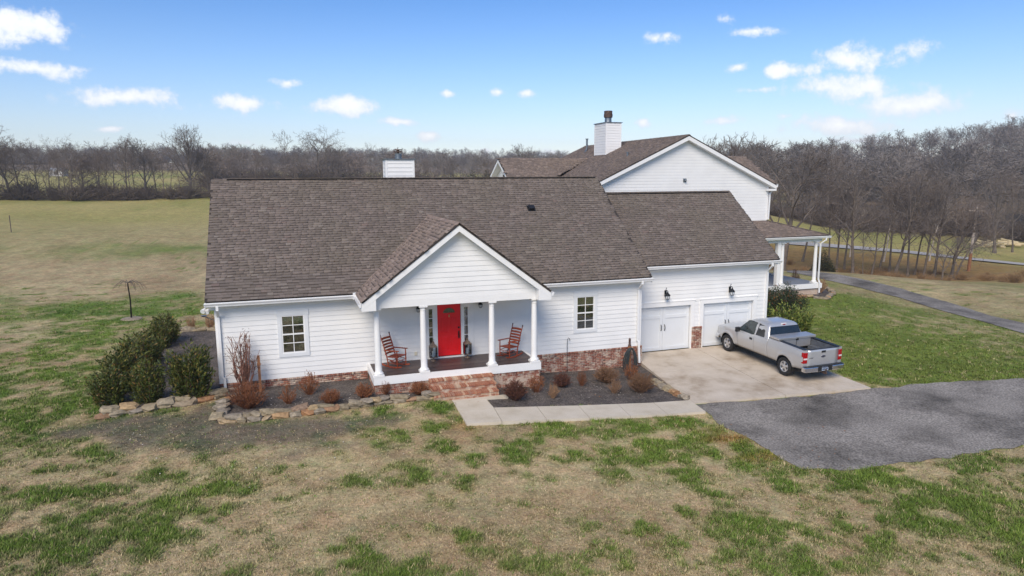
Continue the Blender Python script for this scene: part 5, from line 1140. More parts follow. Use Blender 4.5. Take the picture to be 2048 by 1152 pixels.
# flood lights at the left eave
fl = thing('flood_light', 'white twin flood light under the left end of the eave', 'flood light', (-.02, .1, 3.2)); MB().box(-.1, -.05, -.03, .0, .05, .1).build('base', M['trim'], fl)
for dx, dz in ((-.33, -.02), (-.2, -.05)):
    MB().tube([(-.08, -.02, .03), (dx+.05, -.06, dz+.03)], .02, 6).build('arm', M['trim'], fl); MB().tube([(dx+.04, -.06, dz+.05), (dx-.02, -.14, dz), (dx-.04, -.18, dz-.02)], [.05, .075, .085], 12).build('lamp_head', M['trim'], fl, 40)
cm = thing('antenna_dish', 'small grey dish on an arm at the left corner of the house', 'dish', (-.02, .05, 2.8)); MB().tube([(0, 0, 0), (-.3, -.12, .18)], .016, 6).build('arm', M['zinc'], cm); MB().lathe([(.01, 0), (.07, .02), (.1, .06)], 12, (-.33, -.14, .17)).build('dish', M['zinc'], cm, 40)
# shepherd's hook, hose on its post
q = G(1134, 746); hk = MB().tube([(0, 0, -.1), (0, 0, 1.2), (.01, 0, 1.42), (.05, 0, 1.5), (.1, 0, 1.47), (.12, 0, 1.38)], .012, 6).build('plant_hook', M['black_metal'], None); hk.location = q; tag(hk, "thin black shepherd's hook standing in the bed against the brick base", 'garden hook')
M['old_wood'] = mat('weathered_wood', rgb(140, 96, 66), .85, noise=.35, scale=9, bump=.3); M['hose'] = mat('hose_rubber', rgb(48, 54, 54), .55, noise=.3, scale=12); M['faucet'] = mat('bronze_pump', rgb(92, 70, 62), .5, .4, noise=.3)
hp = thing('hose_post', 'wooden hose post with a bronze top at the right corner of the brick base', 'hose post', (16.1, -.42, h1(16.1, -.42)))
MB().box(-.055, -.055, -.1, .055, .055, 1.05).build('post', M['old_wood'], hp); MB().lathe([(.05, 1.05), (.07, 1.08), (.05, 1.13), (.045, 1.3), (.055, 1.34), (.02, 1.4)], 12).build('post_top', M['faucet'], hp, 40)
hs = thing('garden_hose', 'dark green hose hung in loops on the wooden post', 'hose', (16.1, -.42, h1(16.1, -.42)))
for k in range(6):
    r_ = random.Random(k); w, h_ = .30-.035*k+.03*r_.random(), .52+.05*r_.random(); y = -.07-.022*k
    pts = [(w*math.sin(a), y, .98-h_+h_*math.cos(a)-.12*math.sin(a)**2) for a in np.linspace(0, 2*math.pi, 25)]; MB().tube(pts, .027, 6, False).build('loop', M['hose'], hs, 60)

# ------------------------------------------------------------------ bare trees
M['bark'] = pieces_mat('grey_bark', [(0, rgb(92, 82, 76)), (.5, rgb(104, 93, 86)), (1, rgb(120, 108, 100))], gscale=3, gamp=.35, bump=.5)
M['bark_dark'] = mat('dark_bark', rgb(104, 94, 84), .95, noise=.35, scale=2.5, bump=.4, bscale=12)
M['bark_pale'] = mat('pale_bark', rgb(168, 158, 148), .9, noise=.3, scale=2.5)
M['twig_near'] = mat('dark_twigs', rgb(116, 106, 98), .95, noise=.3, scale=.8)
M['twig'] = mat('grey_twigs', rgb(122, 114, 107), .95, noise=.3, scale=.8)
M['twig_warm'] = mat('brown_twigs', rgb(126, 113, 103), .95, noise=.3, scale=.8)
def strip(V, F, pts, rad, n):        # a tapering limb, n-sided, into plain lists
    k = len(V); up = None; m = len(pts)
    for i, q in enumerate(pts):
        t = (pts[min(i+1, m-1)]-pts[max(i-1, 0)]).normalized()
        if up is None: up = t.orthogonal().normalized()
        up = up-t*up.dot(t); up = up.normalized() if up.length > 1e-5 else t.orthogonal().normalized(); w = t.cross(up)
        for j in range(n): a = 2*math.pi*j/n; V.append(q+(up*math.cos(a)+w*math.sin(a))*rad[i])
    for i in range(m-1):
        for j in range(n if n > 2 else 1): a, b = k+i*n+j, k+i*n+(j+1) % n; F.append((a, b, b+n, a+n))
def tree_mesh(seed, H_=15, r0=.22, style='oak', levels=4, kids=(9, 6, 5, 4), sides=(7, 5, 4, 3, 3), segs=(7, 5, 4, 3, 2), first=.3, spread=.8, lean=.05, thin=.021, up=.25, trunk=.95, crook=.12):
    """unit-free bare tree; returns trunk (verts, faces) and crown (verts, faces)"""
    r = random.Random(seed); TV, TF, CV, CF_ = [], [], [], []
    def grow(p, d, L, rad, lv):
        n = segs[lv]; pts = [p.copy()]; dirs = [d.copy()]; q = p.copy(); c = crook*(1 if lv else .45)
        for i in range(n):
            d = (d+Vector((r.gauss(0, c), r.gauss(0, c), r.gauss(0, c*.6)+(up*.22 if lv else .04)))).normalized(); q = q+d*L/n; pts.append(q.copy()); dirs.append(d.copy())
        tip = .28 if lv == 0 else .35
        rads = [max(rad*(1-(1-tip)*(i/n)**.9), thin*.55) for i in range(n+1)]
        if lv == 0: rads[0] *= 1.35
        strip(TV if lv == 0 else CV, TF if lv == 0 else CF_, pts, rads, sides[lv])
        if lv >= levels: return
        k = kids[lv]; k = max(2, int(round(k*r.uniform(.8, 1.2))))
        a0 = r.uniform(0, 6.28)
        for j in range(k):
            f0 = first if lv == 0 else .22
            f = f0+(1-f0)*(j+r.uniform(.1, .9))/k; f = min(f, .985); s = f*n; i = min(int(s), n-1); pos = pts[i].lerp(pts[i+1], s-i); dd = dirs[i+1]
            a = a0+j*2.4+r.uniform(-.5, .5); o1 = dd.orthogonal().normalized(); o2 = dd.cross(o1); side = o1*math.cos(a)+o2*math.sin(a)
            sp = spread*r.uniform(.7, 1.25)*(1.15-.55*f if lv == 0 else 1)
            nd = (dd*math.cos(sp)+side*math.sin(sp)).normalized()
            if lv == 0 and style == 'oak': Lk = L*(.98-.42*f)*r.uniform(.75, 1.2)
            elif lv == 0: Lk = L*(.48-.26*f)*r.uniform(.7, 1.25)
            else: Lk = L*(.62-.25*f)*r.uniform(.7, 1.2)
            rk = min(rads[i]*.72, max(thin, rad*(.42 if lv == 0 else .5)*(1.1-.5*f)))
            grow(pos, nd, Lk, max(rk, thin), lv+1)
        if lv < levels and lv > 0: pass
    grow(Vector((0, 0, -.25)), Vector((r.gauss(0, lean), r.gauss(0, lean), 1)).normalized(), H_*trunk, r0, 0)
    if style == 'oak':              # a few leaders carry the crown on
        for j in range(3): grow(TV[-1].copy(), Vector((r.gauss(0, .5), r.gauss(0, .5), 1)).normalized(), H_*.3, r0*.3, 1)
    zt = max(q.z for q in CV); return (TV, TF), (CV, CF_), zt
def to_mesh(name, VF, m):
    me = bpy.data.meshes.new(name); me.from_pydata([tuple(q) for q in VF[0]], [], VF[1]); me.update(); me.materials.append(m); me.polygons.foreach_set('use_smooth', [True]*len(me.polygons)); return me
TREES = {}
def tree_kind(key, **k):
    t, c, zt = tree_mesh(**k); mb_ = k and M['bark_dark']
    TREES[key] = (to_mesh('trunk', t, M['bark_dark']), to_mesh('crown', c, M['twig_warm' if key.endswith('w') else 'twig_near']), zt)
K3 = dict(levels=4, segs=(8, 6, 4, 3, 2), sides=(8, 5, 4, 3, 3))
tree_kind('oak1', seed=1, H_=12, r0=.26, style='oak', kids=(9, 7, 5, 4), first=.34, spread=.85, trunk=.62, up=.3, **K3)
tree_kind('oak2w', seed=2, H_=12, r0=.24, style='oak', kids=(10, 7, 5, 4), first=.3, spread=.9, trunk=.6, up=.22, **K3)
tree_kind('fan', seed=3, H_=12, r0=.28, style='oak', kids=(15, 6, 4, 3), first=.3, spread=.75, trunk=.5, up=.42, crook=.07, thin=.018, **K3)
tree_kind('tall1', seed=4, H_=15, r0=.2, style='tall', kids=(16, 6, 4, 3), first=.38, spread=.85, trunk=.95, **K3)
tree_kind('tall2w', seed=5, H_=15, r0=.18, style='tall', kids=(14, 7, 4, 3), first=.45, spread=.75, trunk=.95, up=.35, **K3)
tree_kind('tall3', seed=6, H_=15, r0=.22, style='tall', kids=(13, 6, 5, 3), first=.3, spread=1.0, trunk=.9, crook=.17, **K3)
tree_kind('scrag', seed=7, H_=12, r0=.2, style='oak', kids=(7, 6, 5, 4), first=.4, spread=1.05, trunk=.75, crook=.2, up=.1, **K3)
tree_kind('thin1', seed=8, H_=12, r0=.1, style='tall', kids=(12, 5, 3, 3), first=.4, spread=.7, trunk=.95, **K3)
TREES['pale'] = None
tree_kind('small', seed=9, H_=6, r0=.12, style='oak', kids=(7, 6, 5, 3), first=.25, spread=1.0, trunk=.6, crook=.18, thin=.01, **K3)
rt = random.Random(5)
_t, _c, _z = tree_mesh(seed=14, H_=15, r0=.17, style='tall', kids=(14, 6, 4, 3), first=.42, spread=.7, trunk=.92, up=.35, crook=.14, **K3)
M['twig_pale'] = mat('pale_twigs', rgb(158, 148, 138), .95, noise=.25, scale=.8)
TREES['pale'] = (to_mesh('trunk', _t, M['bark_pale']), to_mesh('crown', _c, M['twig_pale']), _z)
def place_tree(key, u, vtop, d, label, group=None, name='bare_tree', lean=0, vb=None, wide=1.0, rot=None, pale=False):
    p = at(u, 400, d=d); z = h1(p.x, p.y); top = at(u, vtop, d=d).z; tm, cm_, zt = TREES[key]; s = max((top-z)/zt, .05)
    t = thing(name, label, 'tree', (p.x, p.y, z), rt.uniform(0, 6.28) if rot is None else rot, group)
    a = CAM['yaw']+math.atan((u-1024)/CAM['f'])
    t.rotation_euler[2] = rt.uniform(0, 6.28) if rot is None else rot
    if lean:                         # leaning to the right as seen from the front of the house
        ax = Vector((math.sin(a), math.cos(a), 0)); t.rotation_mode = 'QUATERNION'; from mathutils import Quaternion
        t.rotation_quaternion = Quaternion(ax, lean) @ Quaternion((0, 0, 1), rot or rt.uniform(0, 6.28))
    w = s*wide; t.scale = (w, w, s)
    obj('trunk', tm, None, t); obj('crown', cm_, None, t); return t
# the row along the far side of the left field
LEFT = [('oak1', -20, 262, 146), ('oak2w', 18, 250, 148), ('tall3', 45, 272, 152), ('scrag', 78, 268, 150), ('tall1', 100, 285, 156), ('tall2w', 122, 296, 150), ('scrag', 148, 268, 147), ('oak2w', 172, 286, 154), ('tall2w', 196, 298, 150),
        ('tall1', 214, 290, 158), ('scrag', 232, 276, 150), ('tall3', 254, 264, 148), ('thin1', 272, 274, 152), ('oak1', 292, 275, 150), ('tall1', 316, 290, 154), ('thin1', 338, 292, 150), ('fan', 383, 245, 156), ('tall2w', 404, 298, 160), ('oak2w', 426, 296, 165)]
for i, (k, u, v, d) in enumerate(LEFT):
    lab = 'round fan-crowned bare tree, tallest in the row beyond the left field' if k == 'fan' else ORD[i]+' bare tree from the left in the row beyond the left field'
    place_tree(k, u, v, d, lab, 'bare trees beyond the left field', wide=1.25 if k in ('oak1', 'oak2w') else 1.0)
# trees behind the long roof
MID = [('oak2w', 470, 300, 180), ('tall2w', 508, 288, 165), ('scrag', 535, 296, 170), ('thin1', 574, 256, 168), ('scrag', 640, 247, 170), ('oak1', 668, 285, 178), ('oak2w', 600, 315, 190), ('tall3', 716, 302, 190), ('thin1', 747, 284, 200), ('oak2w', 850, 308, 210), ('oak1', 905, 312, 215), ('oak1', 1042, 286, 190)]
for i, (k, u, v, d) in enumerate(MID):
    lab = {3: 'slender upright bare tree rising over the left half of the long roof', 4: 'gnarled spreading bare tree standing highest over the middle of the long roof', 8: 'thin bare tree top just left of the small white chimney', 11: 'faint bare tree top between the small chimney and the two-storey house'}.get(i, ORD[i]+' bare tree from the left behind the long front roof')
    place_tree(k, u, v, d, lab, 'bare trees behind the front house', wide=1.3 if i == 4 else 1)
place_tree('fan', 1420, 266, 95, 'left bare crown rising behind the right slope of the tall gable', 'bare crowns behind the two-storey house'); place_tree('fan', 1456, 264, 98, 'right bare crown rising behind the right slope of the tall gable', 'bare crowns behind the two-storey house')
# trees in the hollow on the right
RIGHT = [('oak1', 1572, 276, 86, .12, 'big many-branched bare tree leaning behind the right-hand porch'), ('tall2w', 1612, 300, 100, 0, None), ('tall2w', 1667, 345, 92, 0, None), ('tall1', 1682, 335, 93, .03, None), ('tall1', 1698, 350, 96, 0, None), ('tall3', 1716, 318, 90, .05, None), ('thin1', 1737, 400, 90, -.04, None),
         ('scrag', 1755, 395, 91, .05, None), ('tall2w', 1770, 345, 95, 0, None), ('tall1', 1790, 330, 96, .02, None), ('tall3', 1802, 320, 91, .06, None), ('tall1', 1828, 335, 93, .04, None), ('tall2w', 1841, 350, 95, 0, None), ('tall1', 1860, 325, 91, .05, None), ('tall3', 1882, 340, 93, .12, None),
         ('small', 1900, 468, 89, .1, 'small low bare tree with two crooked stems in the hollow'), ('oak2w', 1917, 370, 92, 0, None), ('scrag', 1922, 385, 90, .38, 'strongly leaning bare trunk beside the pale utility pole'), ('pale', 1708, 360, 108, 0, 'slim pale-barked tree among the darker trunks, left one of three'), ('pale', 1777, 352, 106, .06, 'slim pale-barked tree among the darker trunks, middle one of three'), ('pale', 1870, 358, 110, .1, 'slim pale-barked tree among the darker trunks, right one of three'), ('oak1', 2000, 345, 135, 0, None), ('tall2w', 2036, 330, 140, 0, None), ('oak2w', 1960, 380, 150, 0, None)]
nth = 0
for k, u, v, d, ln, lab in RIGHT:
    if lab is None: lab = ORD[nth]+' upright bare tree from the left in the hollow right of the house'; nth += 1
    place_tree(k, u, v, d, lab, 'bare trees in the hollow', lean=ln, wide=1.3 if u == 1572 else 1.0)
# ------------------------------------------------------------------ far woods: one mass
def scatter_woods(name, spots, seed, mtl, hmin=13, hmax=18):
    kinds = []
    for s in range(5):
        t, c, zt = tree_mesh(60+s+seed, H_=15, r0=.17, style='oak' if s % 2 else 'tall', levels=3, kids=(11, 6, 6), segs=(4, 3, 2, 1), sides=(4, 3, 3, 2), first=.3, spread=.8, trunk=.62 if s % 2 else .92, thin=.05)
        V = np.array([tuple(q) for q in t[0]+c[0]]); n0 = len(t[0]); F = np.array(t[1]+[tuple(i+n0 for i in f) for f in c[1]]); kinds.append((V/zt, F))
    r = np.random.default_rng(seed); VV, FF, k = [], [], 0
    x = np.array([q[0] for q in spots]); y = np.array([q[1] for q in spots]); z = H(x, y)
    for i in range(len(spots)):
        V, F = kinds[r.integers(5)]; h = r.uniform(hmin, hmax); w = h*r.uniform(.95, 1.5); a = r.uniform(0, 6.28); c, s = math.cos(a), math.sin(a)
        P = np.stack([(V[:, 0]*c-V[:, 1]*s)*w+x[i], (V[:, 0]*s+V[:, 1]*c)*w+y[i], V[:, 2]*h+z[i]], -1); VV.append(P); FF.append(F+k); k += len(P)
    me = np_mesh(name, np.concatenate(VV), np.concatenate(FF), mtl); return stuff(obj(name, me))
def spots(us, ds, n, seed, power=1.0):
    r = np.random.default_rng(seed); out = []
    for _ in range(n):
        u = r.uniform(*us); d = ds[0]+(ds[1]-ds[0])*r.random()**power; p = at(u, 400, d=d); out.append((p.x, p.y))
    return out
o = scatter_woods('hillside_woods', spots((1470, 2600), (162, 245), 170, 1)+spots((1400, 2700), (235, 430), 300, 2), 1, M['twig'], 13, 18); tag(o, 'bare grey hillside woods across the right background', 'woods')
o = scatter_woods('ridge_woods', spots((-700, 1500), (500, 620), 420, 3)+spots((-500, 330), (310, 420), 90, 4)+spots((430, 1350), (230, 400), 170, 5), 2, M['twig'], 8, 13); tag(o, 'bare distant woods along the low ridge behind the houses', 'woods')
o = scatter_woods('hedgerow_trees', spots((-300, 440), (152, 180), 20, 6)+spots((430, 1000), (176, 215), 40, 7), 3, M['twig_warm'], 6, 11); tag(o, 'tangled bare saplings between the trees beyond the left field', 'saplings')
# ------------------------------------------------------------------ brush and evergreens
def brush_mesh(seed, n=90, h=1.0, w=.8, thin=.008, leaves=0, lsize=.05, curl=.25, up=.9):
    r = random.Random(seed); V, F, LV, LF = [], [], [], []
    for i in range(n):
        a = r.uniform(0, 6.28); sp = abs(r.gauss(0, .55))*w/h; d = Vector((math.cos(a)*sp, math.sin(a)*sp, up)).normalized(); q = Vector((math.cos(a), math.sin(a), 0))*r.uniform(0, .12)*w; pts = [q.copy()]; L = h*r.uniform(.6, 1.05)/max(.55, d.z)
        L = min(L, h*1.25)
        for k in range(3):
            d = (d+Vector((r.gauss(0, curl), r.gauss(0, curl), r.gauss(0, curl*.5)))).normalized(); q = q+d*L/3; pts.append(q.copy())
            if k > 0:
                for b in range(2):
                    dd = (d+Vector((r.gauss(0, .7), r.gauss(0, .7), r.gauss(0, .4)))).normalized(); e = q+dd*L*.28; strip(V, F, [q.copy(), e], [thin*.8, thin*.4], 3); pts_ = e
                    for l in range(leaves):
                        c = q.lerp(e, r.uniform(.2, 1.1))+Vector((r.gauss(0, .03), r.gauss(0, .03), r.gauss(0, .03)))*h; n1 = Vector((r.gauss(0, 1), r.gauss(0, 1), r.gauss(0, 1))).normalized(); n2 = n1.orthogonal().normalized(); s = lsize*r.uniform(.6, 1.3)
                        j = len(LV); LV += [c-n1*s, c+n2*s*.45, c+n1*s, c-n2*s*.45]; LF.append((j, j+1, j+2, j+3))
        strip(V, F, pts, [thin*1.5, thin*1.2, thin, thin*.6], 3)
    return (V, F), (LV, LF)
bv, _ = brush_mesh(3, 70, 1, 1.2, .012, 0, curl=.35)
BV = np.array([tuple(q) for q in bv[0]]); BF = np.array(bv[1])
def brush_mass(name, pts, m, label, hs):
    r = np.random.default_rng(9); VV, FF, k = [], [], 0
    zz = H(np.array([p[0] for p in pts]), np.array([p[1] for p in pts]))
    for (x, y), z in zip(pts, zz):
        h = r.uniform(*hs); a = r.uniform(0, 6.28); c, s = math.cos(a), math.sin(a); w = h*r.uniform(1, 1.6)
        VV.append(np.stack([(BV[:, 0]*c-BV[:, 1]*s)*w+x, (BV[:, 0]*s+BV[:, 1]*c)*w+y, BV[:, 2]*h+z-.1], -1)); FF.append(BF+k); k += len(BV)
    return tag(stuff(obj(name, np_mesh(name, np.concatenate(VV), np.concatenate(FF), m))), label, 'undergrowth')
M['brush'] = mat('dark_brush', rgb(104, 92, 82), .95, noise=.3, scale=.5); M['brush_red'] = mat('rusty_brush', rgb(150, 120, 84), .95, noise=.35, scale=.6)
brush_mass('undergrowth', spots((-300, 440), (146, 153), 95, 11), M['brush'], 'dark thorny undergrowth at the foot of the trees beyond the left field', (.5, 3.2))
brush_mass('undergrowth', spots((430, 1350), (165, 200), 110, 12), M['brush'], 'dark undergrowth behind the ridge of the long roof', (2.5, 5))
brush_mass('undergrowth', spots((-700, 1500), (495, 600), 330, 15), M['brush'], 'dim undergrowth filling the distant ridge woods', (4, 8))
brush_mass('undergrowth', spots((1540, 2150), (82, 97), 55, 13), M['brush_red'], 'rusty low brush among the trunks in the hollow', (.3, .9))
brush_mass('undergrowth', spots((1480, 2500), (158, 172), 110, 14), M['brush'], 'grey brush along the foot of the hillside woods', (1.2, 3.2))
M['needle'] = pieces_mat('cedar_foliage', [(0, rgb(44, 50, 32)), (.5, rgb(58, 62, 38)), (.8, rgb(78, 72, 44)), (1, rgb(86, 70, 44))], gscale=2, gamp=.3, bump=0)
M['laurel'] = pieces_mat('laurel_leaf', [(0, rgb(48, 60, 28)), (.35, rgb(68, 80, 36)), (.7, rgb(92, 98, 46)), (.9, rgb(116, 110, 54)), (1, rgb(134, 100, 58))], rough=.42, gscale=2, gamp=.3, bump=0)
M['laurel_light'] = pieces_mat('yellow_laurel', [(0, rgb(58, 74, 30)), (.35, rgb(88, 104, 44)), (.7, rgb(120, 132, 60)), (.95, rgb(150, 152, 78)), (1, rgb(120, 96, 60))], rough=.42, gscale=2, gamp=.3, bump=0)
M['holly'] = pieces_mat('holly_leaf', [(0, rgb(32, 44, 28)), (.5, rgb(48, 62, 36)), (.9, rgb(70, 80, 46)), (.97, rgb(150, 92, 52)), (1, rgb(160, 90, 50))], rough=.4, gscale=2, gamp=.3, bump=0)
M['stem'] = mat('shrub_stem', rgb(86, 68, 54), .9, noise=.3)
def leafy_mesh(seed, n=2600, h=1.3, w=.6, leaf=.07, shape='vase', aspect=.34, upb=.8):
    r = random.Random(seed); V, F, SV, SF = [], [], [], []
    shoots = []
    for i in range(max(30, n//36)):
        a = r.uniform(0, 6.28); rr = math.sqrt(r.random()); 
        if shape == 'cone': top = h*(1-.88*rr)*r.uniform(.9, 1.02); tx = Vector((math.cos(a)*w*rr*1.0, math.sin(a)*w*rr*1.0, max(top, .06*h)))
        else: top = h*(1-.30*rr**2)*r.uniform(.6, 1.1); tx = Vector((math.cos(a)*w*rr*r.uniform(.85, 1.15), math.sin(a)*w*rr*r.uniform(.85, 1.15), top))
        b0 = Vector((tx.x*(.9 if shape == 'cone' else .62), tx.y*(.9 if shape == 'cone' else .62), 0)); shoots.append((b0, tx))
        if i % 3 == 0: strip(SV, SF, [Vector((b0.x*.3, b0.y*.3, -.05)), b0.lerp(tx, .5), tx], [.012, .009, .004], 3)
    for k in range(n):
        b0, tx = r.choice(shoots); f = r.random()**.75; c = b0.lerp(tx, f*1.0)+Vector((r.gauss(0, .045), r.gauss(0, .045), r.gauss(0, .03)))*(w/.6)
        if c.z < .02: c.z = .02+r.random()*.1
        out = Vector((c.x, c.y, 0)); out = out.normalized() if out.length > .01 else Vector((1, 0, 0)); d = (out*r.uniform(.2, 1)+Vector((r.gauss(0, .5), r.gauss(0, .5), upb+r.gauss(0, .35)))).normalized(); s = leaf*r.uniform(.7, 1.25); sd_ = d.cross(Vector((r.gauss(0, 1), r.gauss(0, 1), r.gauss(0, 1)))).normalized(); nn = sd_.cross(d)
        j = len(V); V += [c, c+d*s+sd_*s*aspect+nn*s*.08, c+d*s*2.0, c+d*s-sd_*s*aspect+nn*s*.08]; F.append((j, j+1, j+2, j+3))
    return (V, F), (SV, SF)
def flat_mesh(name, VF, m):
    me = bpy.data.meshes.new(name); me.from_pydata([tuple(q) for q in VF[0]], [], VF[1]); me.update(); me.materials.append(m); return me
def shrub_kind(seed, leafm, **k):
    a, b = leafy_mesh(seed, **k); return flat_mesh('foliage', a, leafm), flat_mesh('stems', b, M['stem'])
def place_shrub(kind, loc, s, label, name='evergreen_shrub', cat='shrub', group=None, rz=None, sxy=1):
    t = thing(name, label, cat, loc, rt.uniform(0, 6.28) if rz is None else rz, group); t.scale = (s*sxy, s*sxy, s); obj('foliage', kind[0], None, t); obj('stems', kind[1], None, t); return t
LA = [shrub_kind(30+i, M['laurel'], n=3600, h=1.4, w=.58, leaf=.06) for i in range(3)]
HL = shrub_kind(40, M['holly'], n=5200, h=2.6, w=1.05, leaf=.07, upb=.3); LL = shrub_kind(41, M['laurel_light'], n=3200, h=1.5, w=.85, leaf=.075)
CE = shrub_kind(42, M['needle'], n=5200, h=5, w=1.6, leaf=.14, shape='cone', aspect=.3, upb=.5)
for i, (u, vb, vt, sxy, lab) in enumerate([(222, 811, 730, 1.0, 'evergreen shrub at the front left corner of the side bed, above the largest stone'), (298, 806, 722, .95, 'evergreen shrub nearest the front, second from the left in the side bed'), (386, 799, 682, .84, 'tall evergreen shrub standing alone beside the house corner'),
                                      (250, 782, 690, 1.05, 'evergreen shrub behind the two front ones at the left edge of the side bed'), (276, 752, 668, 1.1, 'brownish evergreen shrub halfway back along the side bed'), (300, 730, 662, 1.05, 'evergreen shrub third from the back of the side bed row'),
                                      (318, 698, 640, 1.0, 'evergreen shrub second from the back of the side bed row'), (334, 686, 627, 1.1, 'rearmost evergreen shrub of the side bed row')]):
    p = G(u, vb); hgt = (at(u, vt, y=p.y).z-p.z); place_shrub(LA[i % 3], p, hgt/1.42, lab, group='evergreen shrubs in the side bed', sxy=sxy)
p = Vector((26.0, 4.2, h1(26, 4.2))); place_shrub(HL, p, 1.0, 'tall dark holly bush close to the right corner of the garage', 'holly_bush', group='bushes right of the garage', sxy=1.0)
p = Vector((26.1, 1.6, h1(26.1, 1.6))); place_shrub(LL, p, 1.22, 'yellow-green laurel bush behind the pickup cab', 'laurel_bush', group='bushes right of the garage', sxy=1.05)
p = Vector((28.6, 4.6, h1(28.6, 4.6))); place_shrub(HL, p, .72, 'rounded dark green bush right of the yellow-green laurel', 'holly_bush', group='bushes right of the garage', sxy=1.25)
p = Vector((29.9, 6.8, h1(29.9, 6.8))); place_shrub(HL, p, .62, 'low dark bush in front of the right-hand porch rim', 'holly_bush', group='bushes right of the garage', sxy=1.4)
# far evergreens
for u, v, d, lab, w in ((1655, 494, 84, 'dense cone-shaped cedar in the hollow right of the porch', 1.15), (603, 338, 172, 'small dark cedar left of the small white chimney, first of three', 1), (632, 340, 173, 'small dark cedar left of the small white chimney, second of three', 1), (690, 345, 174, 'small dark cedar left of the small white chimney, third of three', 1.3), (945, 338, 150, 'dark cedar left of the rear wing gable, left of a pair', 1.5), (975, 336, 152, 'dark cedar left of the rear wing gable, right of a pair', 1.4), (905, 348, 155, 'low dark cedar midway between chimney and rear wing', 1.4)):
    p = at(u, 400, d=d); z = h1(p.x, p.y); top = at(u, v, d=d).z; place_shrub(CE, (p.x, p.y, z), max(.3, (top-z)/5), lab, 'cedar_tree', 'cedar', sxy=w if w != 1.15 else 1.25)
# ------------------------------------------------------------------ dormant deciduous shrubs in the front beds
RT = {'rust': (rgb(122, 76, 48), rgb(150, 96, 60)), 'dark': (rgb(84, 54, 42), rgb(96, 58, 44)), 'brown': (rgb(112, 84, 62), rgb(126, 92, 66)), 'pale': (rgb(150, 118, 90), rgb(140, 104, 76)), 'plum': (rgb(120, 84, 70), rgb(96, 72, 72))}
for k, (a, b) in RT.items(): M['tw_'+k] = mat('twig_'+k, a, .95, noise=.25, scale=6); M['lf_'+k] = mat('dry_leaf_'+k, b, .9, noise=.35, scale=9)
def dome_mesh(seed, n, h, w, thin, leaves, lsize, curl):
    """a dormant shrub: stems from one root to a rounded outline, side twigs and dry leaves towards the ends"""
    r = random.Random(seed); V, F, LV, LF = [], [], [], []
    for i in range(n):
        a = r.uniform(0, 6.28); e_ = r.uniform(-.35, 1.0); rr = math.sqrt(max(0, 1-e_*e_))*r.uniform(.75, 1.08); k = r.uniform(.6, 1.0)**.5
        tip = Vector((math.cos(a)*rr*w*h*k, math.sin(a)*rr*w*h*k, h*(.5+.5*e_*k)*r.uniform(.92, 1.05))); q0 = Vector((math.cos(a), math.sin(a), 0))*r.uniform(0, .1)*w*h
        mid = q0.lerp(tip, .5)+Vector((r.gauss(0, curl), r.gauss(0, curl), r.gauss(0, curl*.4)+.06))*h*.25; pts = [q0-Vector((0, 0, .04)), mid, tip]; strip(V, F, pts, [thin*1.5, thin*1.1, thin*.6], 3)
        for b in range(3):
            q = mid.lerp(tip, r.uniform(.1, .95)); d = (tip-mid).normalized()+Vector((r.gauss(0, .6), r.gauss(0, .6), r.gauss(0, .5))); e = q+d.normalized()*h*r.uniform(.08, .17); strip(V, F, [q, e], [thin*.8, thin*.4], 3)
            for l in range(leaves):
                c = q.lerp(e, r.uniform(.1, 1.15))+Vector((r.gauss(0, .02), r.gauss(0, .02), r.gauss(0, .02)))*h; n1 = Vector((r.gauss(0, 1), r.gauss(0, 1), r.gauss(0, 1))).normalized(); n2 = n1.orthogonal().normalized(); s = lsize*r.uniform(.6, 1.3); j = len(LV)
                LV += [c-n1*s, c+n2*s*.5, c+n1*s, c-n2*s*.5]; LF.append((j, j+1, j+2, j+3))
    return (V, F), (LV, LF)
def twiggy(seed, colr, n, h, w, leaves, lsize=.03, curl=.22, thin=.006, up=.9):
    a, b = dome_mesh(seed, n, h, w, thin, leaves, lsize, curl); return flat_mesh('twigs', a, M['tw_'+colr]), (flat_mesh('dry_leaves', b, M['lf_'+colr]) if b[0] else None)
BK = {'ball_rust': twiggy(1, 'rust', 170, .7, .62, 3, .018), 'ball_dark': twiggy(2, 'dark', 190, .7, .62, 4, .02), 'ball_brown': twiggy(3, 'brown', 220, .8, .62, 3, .018), 'loose_rust': twiggy(4, 'rust', 75, .9, .45, 3, .02, .3), 'loose_pale': twiggy(5, 'pale', 70, .75, .45, 2, .018, .25),
      'tall_plum': twiggy(6, 'plum', 42, 1.9, .2, 2, .026, .25, .012), 'thin_rust': twiggy(7, 'rust', 60, .8, .5, 2, .018, .25), 'big_rust': twiggy(8, 'rust', 170, 1.0, .55, 2, .02, .22)}
